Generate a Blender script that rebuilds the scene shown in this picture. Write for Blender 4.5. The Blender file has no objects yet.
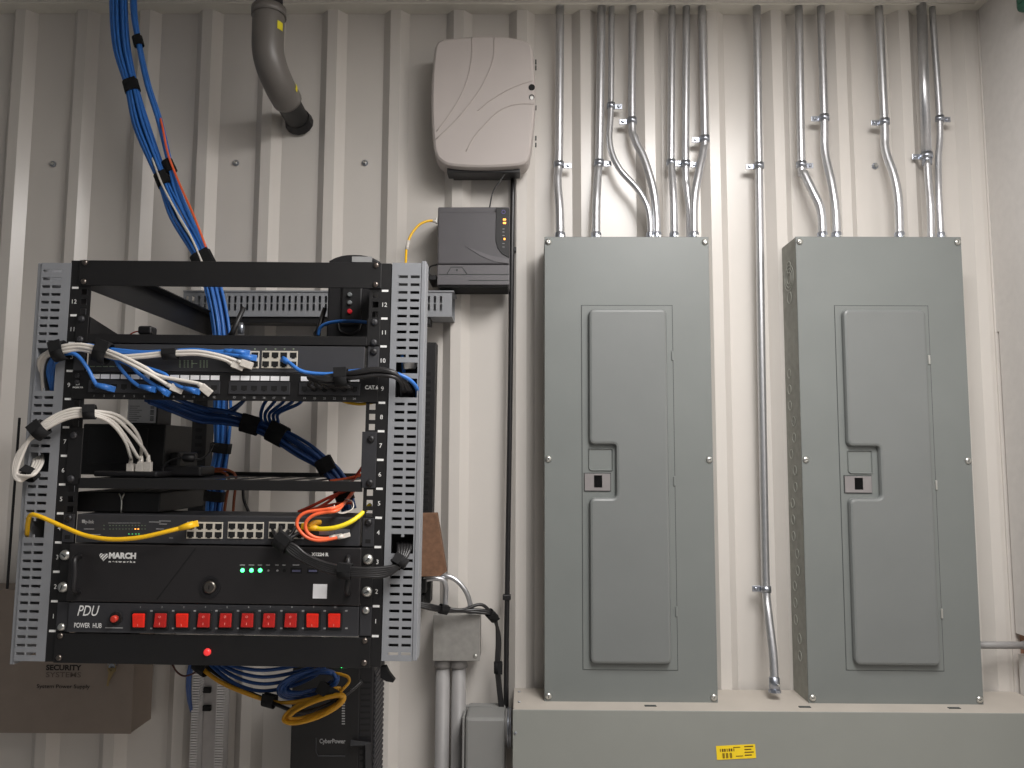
import bpy, bmesh, math, random
from mathutils import Vector, Matrix
random.seed(7)
sc = bpy.context.scene
COL = sc.collection
V = Vector
# ------------------------------------------------------------------ camera
F, PITCH, YAW, ROLL, D, EYE = 769.0, .0933, -.0126, .0033, 1.7565, 1.45
fw = V((math.sin(YAW)*math.cos(PITCH), math.cos(YAW)*math.cos(PITCH), math.sin(PITCH)))
r0 = V((math.cos(YAW), -math.sin(YAW), 0)); u0 = r0.cross(fw)
RI = r0*math.cos(ROLL) + u0*math.sin(ROLL); UP = u0*math.cos(ROLL) - r0*math.sin(ROLL)
CAM = V((0, -D, EYE))
cd = bpy.data.cameras.new('camera'); cam = bpy.data.objects.new('camera', cd); COL.objects.link(cam)
cd.sensor_width = 36; cd.lens = F*36/1024; cd.clip_start = .02
m = Matrix((RI, UP, -fw)).transposed().to_4x4(); m.translation = CAM
cam.matrix_world = m; sc.camera = cam

def P(px, py, d):
    """photo measurement -> point on the upright plane d metres in front of the rib crests"""
    r = fw*F + RI*(px-512) - UP*(py-384)
    return CAM + r*((D-d)/r.y)
# rack frame of reference: u right, v up, w inward
RX, RY, RZ, RR = -.4667, .559, EYE-.0044, .0095
RM = Matrix.Translation((RX, -RY, RZ)) @ Matrix.Rotation(RR, 4, 'Y')
RMI = RM.inverted()
def Wd(u, v, w): return RM @ V((u, w, v))
def L(px, py, w=0.):
    q = RMI @ P(px, py, RY-w); return q.x, q.z
def Q(px, py, w): return P(px, py, RY-w)
U1 = .04445
def uz(n): return -.2667 + (n-1)*U1          # bottom of rack unit n
X3 = (V((1,0,0)), V((0,1,0)), V((0,0,1)))
RA = tuple(RM.to_3x3() @ a for a in X3)

# ------------------------------------------------------------------ materials
MATS = {}
def s2l(c): return tuple(((x/255)/12.92 if x/255 <= .04045 else ((x/255+.055)/1.055)**2.4) for x in c)
def mat(name, rgb, rough=.5, metal=0., var=.06, scale=40., bump=0., emit=0., erg=None, spec=.5, trans=0.):
    if name in MATS: return MATS[name]
    M = bpy.data.materials.new(name); M.use_nodes = True
    nt = M.node_tree; b = nt.nodes['Principled BSDF']
    c = s2l(rgb)
    tc = nt.nodes.new('ShaderNodeTexCoord'); nz = nt.nodes.new('ShaderNodeTexNoise')
    nz.inputs['Scale'].default_value = scale; nz.inputs['Detail'].default_value = 4
    nt.links.new(tc.outputs['Object'], nz.inputs['Vector'])
    cr = nt.nodes.new('ShaderNodeValToRGB')
    cr.color_ramp.elements[0].position = .3; cr.color_ramp.elements[1].position = .7
    cr.color_ramp.elements[0].color = tuple(max(0, x*(1-var)) for x in c)+(1,)
    cr.color_ramp.elements[1].color = tuple(min(1, x*(1+var)) for x in c)+(1,)
    nt.links.new(nz.outputs['Fac'], cr.inputs['Fac']); nt.links.new(cr.outputs['Color'], b.inputs['Base Color'])
    b.inputs['Roughness'].default_value = rough; b.inputs['Metallic'].default_value = metal
    b.inputs['Specular IOR Level'].default_value = spec
    if trans: b.inputs['Transmission Weight'].default_value = trans
    if bump:
        bp = nt.nodes.new('ShaderNodeBump'); bp.inputs['Strength'].default_value = bump; bp.inputs['Distance'].default_value = .002
        nt.links.new(nz.outputs['Fac'], bp.inputs['Height']); nt.links.new(bp.outputs['Normal'], b.inputs['Normal'])
    if emit:
        b.inputs['Emission Color'].default_value = s2l(erg or rgb)+(1,); b.inputs['Emission Strength'].default_value = emit
    MATS[name] = M; return M
mWALL = mat('painted_sheet_steel', (203,198,192), .28, 0, .02, 6, spec=.6)
mDRY = mat('white_drywall', (212,208,204), .8, 0, .03, 60, .05)
mRAW = mat('raw_drywall_edge', (160,120,98), .9, 0, .2, 200)
mCEIL = mat('ceiling_tile', (205,201,194), .95, 0, .06, 150, .3)
mANG = mat('wall_angle_white', (208,204,194), .5, 0, .02)
mFLOOR = mat('concrete', (196,190,184), .8, 0, .12, 12)
mPAN = mat('panel_grey_green', (115,119,117), .42, 0, .03, 9)
mPAN2 = mat('panel_cabinet_grey', (140,141,133), .5, 0, .12, 60)
mSEAM = mat('dark_seam', (60,64,63), .7)
mSCR = mat('zinc_screw', (205,205,200), .3, .85, .05)
mGAL = mat('galvanized_conduit', (200,201,204), .33, .85, .05, 120)
mGAL2 = mat('zinc_fitting', (175,180,190), .3, .95, .1, 200)
mWW = mat('wireway_grey', (136,138,133), .5, 0, .03, 8)
mBOX = mat('disconnect_grey', (128,128,126), .5, 0, .03, 8)
mJB = mat('junction_box_grey', (150,148,144), .5, .4, .1, 60)
mPVC = mat('grey_conduit_pvc', (140,138,137), .5, 0, .05, 30)
mPIPE = mat('dark_grey_pvc', (104,100,96), .38, 0, .05, 20)
mBLK = mat('black_powder_coat', (21,20,21), .5, 0, .12, 60)
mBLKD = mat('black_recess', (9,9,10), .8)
mBLKP = mat('black_plastic', (26,25,27), .45, 0, .1, 80)
mCHR = mat('charcoal_metal', (48,48,51), .5, 0, .06, 60)
mSWI = mat('switch_face_grey', (58,58,61), .5, 0, .05, 60)
mNVR = mat('recorder_face', (38,36,37), .42, 0, .06, 30)
mDUCT = mat('grey_duct_plastic', (137,139,143), .5, 0, .03, 30)
mDUCTW = mat('pale_duct_plastic', (206,203,202), .6, 0, .05, 30)
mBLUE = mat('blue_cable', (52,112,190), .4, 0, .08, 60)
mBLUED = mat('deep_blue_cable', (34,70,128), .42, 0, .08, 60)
mWHC = mat('white_cable', (214,208,200), .42, 0, .04, 60)
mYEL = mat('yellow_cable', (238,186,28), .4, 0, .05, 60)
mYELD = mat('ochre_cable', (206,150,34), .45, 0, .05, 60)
mORG = mat('orange_fibre', (238,104,62), .4, 0, .05, 60)
mRED = mat('red_cable', (170,58,38), .45, 0, .08, 60)
mBLC = mat('black_cable', (34,33,34), .36, 0, .1, 60)
mVEL = mat('velcro_black', (14,14,16), .9, 0, .3, 400)
mCLR = mat('clear_plug', (206,200,192), .2, 0, .1, 200)
mWHT = mat('white_print', (232,232,230), .6)
mGRY = mat('grey_print', (150,150,150), .6)
mLBL = mat('white_label', (244,244,246), .6)
mPORT = mat('port_frame', (196,190,178), .45)
mSEC = mat('brown_grey_enclosure', (134,122,112), .5, 0, .04, 30)
mSECT = mat('dark_print', (30,27,26), .7)
mSECT2 = mat('grey_dark_print', (92,82,75), .7)
mAP = mat('warm_grey_plastic', (178,170,166), .5, 0, .015, 10)
mAPD = mat('warm_grey_groove', (166,158,153), .6)
mONT = mat('dark_grey_plastic', (84,82,85), .45, 0, .03, 30)
mONTL = mat('mid_grey_plastic', (98,96,99), .45, 0, .03, 30)
mCARD = mat('brown_board', (112,82,62), .85, 0, .2, 90)
mGREEN = mat('dark_green_enamel', (44,92,74), .45)
mYST = mat('yellow_sticker', (238,205,30), .6)
mBST = mat('sticker_print', (96,70,10), .7)
mREDB = mat('lit_red_rocker', (168,36,32), .3, 0, .1, 200, emit=.03, erg=(230,30,20))
mREDH = mat('glowing_red_rocker', (200,34,24), .3, 0, .15, 250, emit=.22, erg=(240,45,20))
mGLED = mat('green_led', (120,255,160), .4, emit=5., erg=(60,255,120))
mALED = mat('amber_led', (255,170,80), .4, emit=2.5, erg=(255,150,60))
mRLED = mat('red_led', (220,60,60), .35, emit=.5, erg=(230,50,50))
mYP = mat('yellow_pipe_sticker', (216,202,40), .6)
mKEY = mat('brass_key', (150,132,96), .35, .8)

# ------------------------------------------------------------------ geometry helpers
class G:
    def __init__(s): s.v = []; s.f = []; s.sm = []
    def add(s, vs, fs, sm=False):
        o = len(s.v); s.v += [V(x) for x in vs]
        for f in fs: s.f.append([i+o for i in f]); s.sm.append(sm)
        return s
    def obox(s, c, ax, h, bev=0., seg=2):
        c = V(c)
        if bev <= 0:
            vs = [c+ax[0]*h[0]*x+ax[1]*h[1]*y+ax[2]*h[2]*z for z in (-1,1) for y in (-1,1) for x in (-1,1)]
            return s.add(vs, [(0,2,3,1),(4,5,7,6),(0,1,5,4),(2,6,7,3),(0,4,6,2),(1,3,7,5)])
        bm = bmesh.new(); bmesh.ops.create_cube(bm, size=1)
        for v in bm.verts: v.co = V((v.co.x*2*h[0], v.co.y*2*h[1], v.co.z*2*h[2]))
        bmesh.ops.bevel(bm, geom=list(bm.edges), offset=min(bev, min(h)*.98), segments=seg, affect='EDGES', profile=.5)
        bm.verts.index_update()
        vs = [c+ax[0]*v.co.x+ax[1]*v.co.y+ax[2]*v.co.z for v in bm.verts]
        fs = [[v.index for v in f.verts] for f in bm.faces]; bm.free()
        return s.add(vs, fs)
    def box(s, x0, x1, y0, y1, z0, z1, bev=0.):
        return s.obox(((x0+x1)/2, (y0+y1)/2, (z0+z1)/2), X3, (abs(x1-x0)/2, abs(y1-y0)/2, abs(z1-z0)/2), bev)
    def rbox(s, ua, ub, va, vb, wa, wb, bev=0.):       # in rack coordinates
        return s.obox(Wd((ua+ub)/2, (va+vb)/2, (wa+wb)/2), RA, (abs(ub-ua)/2, abs(wb-wa)/2, abs(vb-va)/2), bev)
    def tube(s, pts, r, seg=8, sub=5, closed=False, smooth=True, caps=True):
        pts = [V(p) for p in pts]; n = len(pts); rr = r if isinstance(r, (list, tuple)) else [r]*n
        path = []; rad = []
        if sub > 1 and n > 2:
            for i in range(n-1):
                p0 = pts[i-1] if i else pts[0]*2-pts[1]; p1, p2 = pts[i], pts[i+1]
                p3 = pts[i+2] if i+2 < n else pts[-1]*2-pts[-2]
                for k in range(sub):
                    t = k/sub
                    path.append(.5*((2*p1)+(p2-p0)*t+(2*p0-5*p1+4*p2-p3)*t*t+(3*p1-p0-3*p2+p3)*t**3))
                    rad.append(rr[i]+(rr[i+1]-rr[i])*t)
            path.append(pts[-1]); rad.append(rr[-1])
        else: path = pts; rad = rr
        m = len(path); vs = []; nrm = None
        for i in range(m):
            a = path[max(0, i-1)]; b = path[min(m-1, i+1)]
            t = (b-a)
            t = t.normalized() if t.length > 1e-9 else V((0,0,1))
            if nrm is None:
                nrm = t.cross(V((.13,1,.07))); 
                if nrm.length < 1e-3: nrm = t.cross(V((1,0,0)))
            nrm = (nrm - t*nrm.dot(t)).normalized(); bn = t.cross(nrm)
            for k in range(seg):
                an = 2*math.pi*k/seg
                vs.append(path[i]+(nrm*math.cos(an)+bn*math.sin(an))*rad[i])
        fs = [(i*seg+k, i*seg+(k+1)%seg, (i+1)*seg+(k+1)%seg, (i+1)*seg+k) for i in range(m-1) for k in range(seg)]
        s.add(vs, fs, smooth)
        if caps:
            o = len(s.v)-len(vs)
            s.f.append([o+k for k in range(seg)][::-1]); s.sm.append(False)
            s.f.append([o+(m-1)*seg+k for k in range(seg)]); s.sm.append(False)
        return s
    def cyl(s, a, b, r, seg=16, r2=None):
        return s.tube([a, b], [r, r if r2 is None else r2], seg, 1)
    def ring(s, c, ax, ro, ri, t, seg=24):      # flat ring facing -ax[1]
        vs = []
        for k in range(seg):
            a = 2*math.pi*k/seg; dv = ax[0]*math.cos(a)+ax[2]*math.sin(a)
            vs += [V(c)+dv*ro, V(c)+dv*ro-ax[1]*t, V(c)+dv*ri-ax[1]*t, V(c)+dv*ri]
        fs = []
        for k in range(seg):
            i, j = k*4, ((k+1) % seg)*4
            for q in range(4): fs.append((i+q, j+q, j+(q+1)%4, i+(q+1)%4))
        return s.add(vs, fs, False)
    def prism(s, poly, y0, y1, inset=0., mid=None):
        """poly: list of world (x,z); y0 back, y1 front (smaller y); front loop inset for a rolled edge"""
        n = len(poly); a = sum(poly[i][0]*poly[(i+1)%n][1]-poly[(i+1)%n][0]*poly[i][1] for i in range(n))
        if a < 0: poly = poly[::-1]
        loops = [(poly, y0)]
        if inset:
            loops.append((poly, y1+(y0-y1)*.45 if mid is None else mid)); loops.append((offset(poly, inset*.35), y1+(y0-y1)*.1 if mid is None else y1+(mid-y1)*.25)); loops.append((offset(poly, inset), y1))
        else: loops.append((poly, y1))
        vs = [V((x, y, z)) for lp, y in loops for x, z in lp]; fs = []
        for l in range(len(loops)-1):
            for i in range(n): fs.append((l*n+i, l*n+(i+1)%n, (l+1)*n+(i+1)%n, (l+1)*n+i))
        s.add(vs, fs, False); o = len(s.v)-len(vs)
        s.f.append([o+(len(loops)-1)*n+i for i in range(n)]); s.sm.append(False)
        s.f.append([o+i for i in range(n)][::-1]); s.sm.append(False)
        return s
    def plate(s, xs, zs, hole, fr, t):
        """sheet with rectangular holes; fr(x, z, y) gives world; y=0 front, t thickness inward"""
        nx, nz = len(xs)-1, len(zs)-1
        key = {}
        def vid(i, j, k):
            if (i,j,k) not in key:
                key[(i,j,k)] = len(s.v); s.v.append(V(fr(xs[i], zs[j], t*k)))
            return key[(i,j,k)]
        solid = lambda i, j: 0 <= i < nx and 0 <= j < nz and not hole(i, j)
        for i in range(nx):
            for j in range(nz):
                if not solid(i, j): continue
                s.f.append([vid(i,j,0), vid(i+1,j,0), vid(i+1,j+1,0), vid(i,j+1,0)]); s.sm.append(False)
                s.f.append([vid(i,j,1), vid(i,j+1,1), vid(i+1,j+1,1), vid(i+1,j,1)]); s.sm.append(False)
                for di, dj, e in ((-1,0,((i,j),(i,j+1))),(1,0,((i+1,j),(i+1,j+1))),(0,-1,((i,j),(i+1,j))),(0,1,((i,j+1),(i+1,j+1)))):
                    if not solid(i+di, j+dj):
                        (a,b),(c,d) = e
                        s.f.append([vid(a,b,0), vid(c,d,0), vid(c,d,1), vid(a,b,1)]); s.sm.append(False)
        return s

def offset(poly, d):
    n = len(poly); out = []
    for i in range(n):
        p, c, q = V(poly[i-1]), V(poly[i]), V(poly[(i+1)%n])
        e1 = (c-p).normalized(); e2 = (q-c).normalized()
        n1 = V((-e1.y, e1.x)); n2 = V((-e2.y, e2.x)); b = n1+n2
        l = b.length
        b = b/l if l > 1e-6 else n1
        k = d/max(.35, b.dot(n1)); out.append(tuple(c+b*k))
    return out
def rounded(poly, r, seg=5):
    n = len(poly); out = []
    rs = r if isinstance(r, (list, tuple)) else [r]*n
    for i in range(n):
        p, c, q = V(poly[i-1]), V(poly[i]), V(poly[(i+1)%n]); rad = rs[i]
        a = c+(p-c).normalized()*min(rad, (p-c).length*.49); b = c+(q-c).normalized()*min(rad, (q-c).length*.49)
        for k in range(seg+1):
            t = k/seg; out.append(tuple(a*(1-t)**2+c*2*t*(1-t)+b*t*t))
    return out

class Thing:
    ALL = []
    def __init__(s, name, label, cat, group=None, kind=None):
        s.d = dict(name=name, label=label, cat=cat, group=group, kind=kind); s.parts = []; s.own = None; Thing.ALL.append(s)
    def part(s, name, g, m, label=None, rotsub=None):
        p = dict(name=name, g=g, m=m, label=label, subs=[]); s.parts.append(p); return p
    def me(s, g, m): s.own = (g, m); return s
def sub(p, name, g, m, label=None): p['subs'].append(dict(name=name, g=g, m=m, label=label))
def mkmesh(name, g, m, org):
    me = bpy.data.meshes.new(name)
    me.from_pydata([v-org for v in g.v], [], g.f); me.update()
    bm = bmesh.new(); bm.from_mesh(me); bmesh.ops.recalc_face_normals(bm, faces=bm.faces[:]); bm.to_mesh(me); bm.free()
    me.polygons.foreach_set('use_smooth', [bool(x) for x in g.sm] if len(g.sm) == len(me.polygons) else [False]*len(me.polygons))
    me.materials.append(m); return me
def finish():
    for t in Thing.ALL:
        gs = [p['g'] for p in t.parts]+([t.own[0]] if t.own else [])
        pts = [v for g in gs for v in g.v]
        lo = [min(v[i] for v in pts) for i in range(3)]; hi = [max(v[i] for v in pts) for i in range(3)]
        org = V(((lo[0]+hi[0])/2, (lo[1]+hi[1])/2, lo[2]))
        d = t.d
        root = bpy.data.objects.new(d['name'], mkmesh(d['name'], t.own[0], t.own[1], org) if t.own else None)
        root.location = org; COL.objects.link(root)
        if not t.own: root.empty_display_size = .02
        if d['kind']: root['kind'] = d['kind']
        if d['label']: root['label'] = d['label']
        if d['cat']: root['category'] = d['cat']
        if d['group']: root['group'] = d['group']
        for p in t.parts:
            o = bpy.data.objects.new(p['name'], mkmesh(p['name'], p['g'], p['m'], org)); COL.objects.link(o); o.parent = root
            if p['label']: o['label'] = p['label']
            for q in p['subs']:
                k = bpy.data.objects.new(q['name'], mkmesh(q['name'], q['g'], q['m'], org)); COL.objects.link(k); k.parent = o
                if q['label']: k['label'] = q['label']

def text(g, s, c, h, width=None, ax=X3, bold=0., shear=0., depth=.0002, align='CENTER'):
    """lettering facing the room: c = middle of the line, h = capital height"""
    cu = bpy.data.curves.new('t', 'FONT'); cu.body = s; cu.size = h/.7; cu.align_x = align; cu.offset = bold; cu.shear = shear; cu.resolution_u = 3
    ob = bpy.data.objects.new('t', cu); COL.objects.link(ob)
    dg = bpy.context.evaluated_depsgraph_get(); me = bpy.data.meshes.new_from_object(ob.evaluated_get(dg))
    bpy.data.objects.remove(ob); bpy.data.curves.remove(cu)
    if not me.vertices: return g
    xs = [v.co.x for v in me.vertices]; k = 1.
    if width: k = width/(max(xs)-min(xs))
    mx = (max(xs)+min(xs))/2 if align == 'CENTER' else 0
    vs = [V(c)+ax[0]*((v.co.x-mx)*k)+ax[2]*(v.co.y-h/2)-ax[1]*depth for v in me.vertices]
    g.add(vs, [list(p.vertices) for p in me.polygons]); bpy.data.meshes.remove(me); return g

def screw(c, r, ax=X3, t=.003):
    g = G(); c = V(c)
    g.tube([c, c-ax[1]*t*.6, c-ax[1]*t], [r, r*.92, r*.45], 14, 1)
    return g
def slot(c, r, ax=X3, t=.003, ang=.6):
    x = ax[0]*math.cos(ang)+ax[2]*math.sin(ang); z = ax[2]*math.cos(ang)-ax[0]*math.sin(ang)
    g = G(); g.obox(V(c)-ax[1]*t, (x, ax[1], z), (r*.55, .0003, r*.12)); return g

def struct(name, g, m): Thing(name, None, None, None, 'structure').me(g, m)

# ------------------------------------------------------------------ room shell
ZC = P(560, 12, 0).z
XR = P(982, 14, 0).x-.0085
PITCHW = .15172; HC, HS, HD = .0118, .0195, .0205
xc0 = -1.21496
prof = []; XL = -2.3
k0 = int((XL-xc0)/PITCHW)-1
for k in range(k0, 40):
    c = xc0+k*PITCHW
    pts = [(c-HC-HS, HD), (c-HC, 0), (c+HC, 0), (c+HC+HS, HD)]
    if pts[-1][0] > XR:
        prof += [q for q in pts if q[0] < XR]; break
    prof += pts
prof.append((XR+.01, HD if prof[-1][1] else .004))
g = G(); n = len(prof)
vs = [V((x, y, z)) for z in (0, ZC+.02) for x, y in prof]
g.add(vs, [(i, i+1, n+i+1, n+i) for i in range(n-1)])
struct('wall_back', g, mWALL)
# side wall of plasterboard with a cut-out around the pipe; the edge steps near the top
g = G()
zt = P(1012, 632, 0).z; zb = P(1014, 652, 0).z; zj = P(1003, 332, 0).z; zw0 = 0
yA = -.004
def slab(y_edge, z0, z1): g.box(XR, XR+.013, -2.6, y_edge, z0, z1)
slab(-.003, zj, ZC+.01); slab(-.010, zt, zj); slab(-.014, 0, zb)
g.box(XR, XR+.013, -2.6, -.16, zb, zt)
struct('wall_right', g, mDRY)
g = G(); g.box(XR+.013, XR+.02, -2.6, .02, 0, ZC)
struct('trim_1', g, mRAW)
g = G(); g.box(XR-.004, XR+.013, -.002, .018, 0, ZC)
struct('trim_2', g, mWALL)
def tilt(g):
    for v in g.v: v.z += .0055*(XR-v.x)      # the ceiling line runs slightly out of level
g = G(); g.box(XL, XR+.02, -2.9, .03, ZC+.004, ZC+.03); tilt(g); struct('ceiling', g, mCEIL)
g = G(); g.box(XL, XR, -.024, .02, ZC, ZC+.006, .0015); tilt(g); struct('trim_3', g, mANG)
g = G(); g.box(XR-.024, XR, -2.6, -.02, ZC, ZC+.006, .0015); struct('trim_4', g, mANG)
g = G(); g.box(XL, XR+.02, -2.9, .03, -.02, 0); struct('floor', g, mFLOOR)

def wscrew(px, py, label, d=-.019):
    t = Thing('wall_screw', label, 'screw', 'screws in the metal wall'); c = P(px, py, d)
    g = G(); g.cyl(c+V((0,.001,0)), c-V((0,.0015,0)), .0075, 14); t.part('washer', g, mGAL2)
    g = G(); g.tube([c-V((0,.001,0)), c-V((0,.006,0)), c-V((0,.007,0))], [.0045,.0045,.003], 6, 1, smooth=False); t.part('screw_head', g, mSCR)
wscrew(53,164,'small zinc screw in the corrugated wall, farthest out from the blue cable bundle')
wscrew(203,111,'small zinc screw in the wall just above the dark pipe shadow')
wscrew(236,163,'small zinc screw in the wall below the dark pipe shadow')
wscrew(365,163,'small zinc screw in the wall between rack top and pale plastic enclosure')
wscrew(586,116,'small dark-rimmed screw in the wall between the first two conduits')
wscrew(875,166,'small zinc screw in the wall beside the bent conduit of the far panel')
wscrew(186,450,'small bright screw in the wall seen through the rack beside the blue cables')

# ------------------------------------------------------------------ electrical panels
PW, PH, PD = .362, .9951, .0897
pzc = EYE+(.4832-.5119)/2
def panel(xc, tilt, label, notch, side_knock):
    t = Thing('electrical_panel', label, 'electrical panel', 'grey electrical panels')
    rot = Matrix.Rotation(tilt, 3, 'Y'); ax = tuple(rot @ a for a in X3); C = V((xc, 0, pzc))
    at = lambda x, z, y: C+ax[0]*x+ax[2]*z+V((0, y, 0))
    w, h = PW/2, PH/2
    g = G(); g.obox(at(0,0,-PD/2+.001), ax, (w-.001, PD/2-.001, h-.001)); cab = t.part('cabinet', g, mPAN2)
    kns = []
    class KN:
        def ring(s_, *a): q = G(); q.ring(*a); kns.append(q)
    kn = KN()
    if side_knock:
        axs = (ax[1], -ax[0]*-1, ax[2])
        fx = (ax[1], ax[0], ax[2])
        for z in (.47,.445,.40):
            for rr in (.03,.022,.014): 
                if z == .445 or rr < .02: kn.ring(at(-w, z-.03, -.045), fx, rr, rr-.0022, .0008, 28)
        z = .20
        while z > -.42:
            kn.ring(at(-w, z, -.03-.02*(int(z*100)%2)), fx, .011, .0092, .0007, 18); z -= .036
        for q in kns: sub(cab, 'knockout_ring', q, mat('knockout_edge', (172,174,166), .45))
    # front cover with the door opening
    g = G(); g.obox(at(0,0,-PD-.0008), ax, (w, .0018, h), .0012); cov = t.part('front_cover', g, mPAN)
    def pp(px, py): 
        p = P(px, py, PD); q = rot.inverted() @ (p-C); return q.x, q.z
    if notch == 0:
        dx0, dz1 = pp(581.4,305.8); dx1, dz0 = pp(677.3,669.7); ex0, ez1 = pp(588,310.5); ex1, ez0 = pp(670.5,662.5)
        nx, nt = pp(615,444.5); _, nb = pp(615,497.5); lx0, lz1 = pp(584.5,473.5); lx1, lz0 = pp(610,490.5); rx0, rz1 = pp(588,448); rx1, rz0 = pp(613,471)
        hin = [pp(672,356), pp(674,481), pp(676,611)]
    else:
        dx0, dz1 = pp(834,306); dx1, dz0 = pp(943,670.5); ex0, ez1 = pp(840,310.5); ex1, ez0 = pp(937.5,664)
        nx, nt = pp(876,446.5); _, nb = pp(876,498); lx0, lz1 = pp(843.5,476); lx1, lz0 = pp(870.5,492.5); rx0, rz1 = pp(846,450); rx1, rz0 = pp(872,474)
        hin = [pp(928,360), pp(935,485), pp(940.5,613)]
    # keep door symmetric about its own centre
    yF = -PD-.0026
    g = G(); xs = [dx0-.0012, dx0, dx1, dx1+.0012]; zs = [dz0-.0012, dz0, dz1, dz1+.0012]
    g.plate(xs, zs, lambda i, j: i == 1 and j == 1, lambda x, z, y: at(x, z, yF-.0002+y), .0004); sub(cov, 'door_seam', g, mSEAM)
    def loc(poly): return poly
    def pr(g, poly, ya, yb, inset):
        tmp = G(); tmp.prism(poly, ya, yb, inset); g.add([C+ax[0]*v.x+ax[2]*v.z+V((0,v.y,0)) for v in tmp.v], tmp.f)
    g = G(); pr(g, rounded([(dx0,dz0),(dx1,dz0),(dx1,dz1),(dx0,dz1)], .002, 2), yF+.001, yF-.0012, .0006); door = t.part('door', g, mPAN)
    poly = [(ex0,ez0),(ex1,ez0),(ex1,ez1),(ex0,ez1),(ex0,nt),(nx,nt),(nx,nb),(ex0,nb)]
    poly = rounded(poly, [.014,.014,.014,.014,.013,.007,.010,.014], 7)
    tmp = G(); tmp.prism(poly, yF, yF-.015, .0062); g = G(); g.add([C+ax[0]*v.x+ax[2]*v.z+V((0,v.y,0)) for v in tmp.v], tmp.f)
    sub(door, 'raised_panel', g, mat('door_grey', (114,117,116), .4, 0, .03, 9))
    # finger recess outline
    rp = rounded([(rx0,rz0),(rx1,rz0),(rx1,rz1),(rx0,rz1)], [.009,.004,.004,.003], 5); q = offset(rp, -.0016) if False else offset(rp, .0016)
    g = G(); n = len(rp); a_ = sum(rp[i][0]*rp[(i+1)%n][1]-rp[(i+1)%n][0]*rp[i][1] for i in range(n))
    vs = [at(x, z, yF-.0014) for x, z in rp]+[at(x, z, yF-.0042) for x, z in offset(rp, .0014)]+[at(x, z, yF-.0014) for x, z in offset(rp, .0030)]
    g.add(vs, [(l*n+i, l*n+(i+1)%n, (l+1)*n+(i+1)%n, (l+1)*n+i) for l in range(2) for i in range(n)]); sub(door, 'finger_recess_rim', g, mPAN)
    # latch
    g = G(); lw, lh = (lx1-lx0)/2, (lz1-lz0)/2; lc = ((lx0+lx1)/2, (lz0+lz1)/2)
    xs = [lx0, lx0+lw*.72, lx0+lw*1.36, lx1]; zs = [lz0, lz0+lh*.35, lz1-lh*.2, lz1]
    g.plate(xs, zs, lambda i, j: i == 1 and j == 1, lambda x, z, y: at(x, z, yF-.0045+y), .004); la = t.part('latch', g, mat('latch_grey', (128,124,124), .45))
    g = G(); g.obox(at(lc[0]+lw*.04, lc[1]+lh*.07, yF-.0014), ax, (lw*.36, .0006, lh*.74)); sub(la, 'latch_recess', g, mBLKP)
    g = G(); g.obox(at(lc[0], lc[1], yF-.0008), ax, (lw+.002, .0012, lh+.002), .0008); sub(la, 'latch_frame', g, mSEAM)
    for hx, hz in hin:
        g = G(); g.obox(at(hx, hz, yF-.0015), ax, (.0022, .0022, .010), .0008); t.part('hinge', g, mPAN if notch == 0 else mSCR)
    scs = [(-w+.0085,h-.012),(w-.0085,h-.012),(-w+.0085,.008),(w-.0085,.008),(-w+.0085,-h+.012),(w-.0085,-h+.012)]
    for x, z in scs:
        c = at(x, z, yF); p = t.part('cover_screw', screw(c, .0072, ax, .0042), mSCR); sub(p, 'screw_slot', slot(c, .006, ax, .0043, random.random()*3), mSEAM)
XPL, XPR = .2304, .7819
panel(XPL, .0008, 'grey-green electrical panel with embossed door, the one nearer the rack', 0, False)
panel(XPR, .0034, 'grey-green electrical panel beside the white side wall, knockout rings on its side', 1, True)

# wireway under the panels
t = Thing('wireway', 'long grey metal wireway trough running under both electrical panels', 'cable trough')
wx0 = P(513,712,.15).x; wz1 = P(760,712,.15).z
g = G(); g.box(wx0, XR-.002, -.148, .0, wz1-.152, wz1, .002); body = t.part('trough', g, mat('wireway_lit_top', (176,169,160), .6, 0, .05, 12))  # paler than the cover: overhead light on the top is put into the colour
g = G(); g.box(wx0-.0005, XR-.002, -.1505, -.148, wz1-.15, wz1+.001, .001); t.part('cover', g, mWW)
for px, py in ((518,697),(517,704)):
    pass
for px in (651,806,956):
    c = P(px,707,.125); g = G(); g.obox((c.x, -.118, wz1+.0006), X3, (.012,.004,.0008), .0004); sub(body, 'embossed_slot_mark', g, mSEAM)
for d, z in ((.03,0),(.1,0)):
    g = G(); c = V((wx0+.012, -d, wz1)); g.cyl(c, c+V((0,0,.002)), .003, 10); t.part('rivet', g, mGAL2)
c = P(515.5,733,.151); t.part('rivet', screw(c, .003, X3, .002), mGAL2)
# sticker lies on the wireway cover
t = Thing('yellow_sticker', 'small yellow printed sticker stuck on the grey wireway trough', 'sticker')
a = P(717,753.5,.151); ang = -.055
sx = (V((math.cos(ang),0,-math.sin(ang))), V((0,1,0)), V((math.sin(ang),0,math.cos(ang))))
c = P(736,752,.1512); g = G(); g.obox(c, sx, (.039,.0003,.0133)); pz = t.part('paper', g, mYST)
g = G()
def sb(x, z, w, h): g.obox(c+sx[0]*x+sx[2]*z-sx[1]*.0004, sx, (w,.0001,h))
for i in range(7): sb(-.031+i*.0045, .0045, .0017 if i % 3 else .0009, .0028)
for x0 in (-.027,-.020,-.0125):
    for i in range(3): sb(x0+i*.0017, -.006, .0005+.0003*(i%2), .005)
for i in range(4): sb(.026-(.002 if i%2 else 0), .0095-i*.0055, .009-.002*(i%2), .0011)
for i in range(2): sb(.002+.004*i, .009-.017*i, .007, .0008)
sub(pz, 'lettering', g, mBST)

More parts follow.
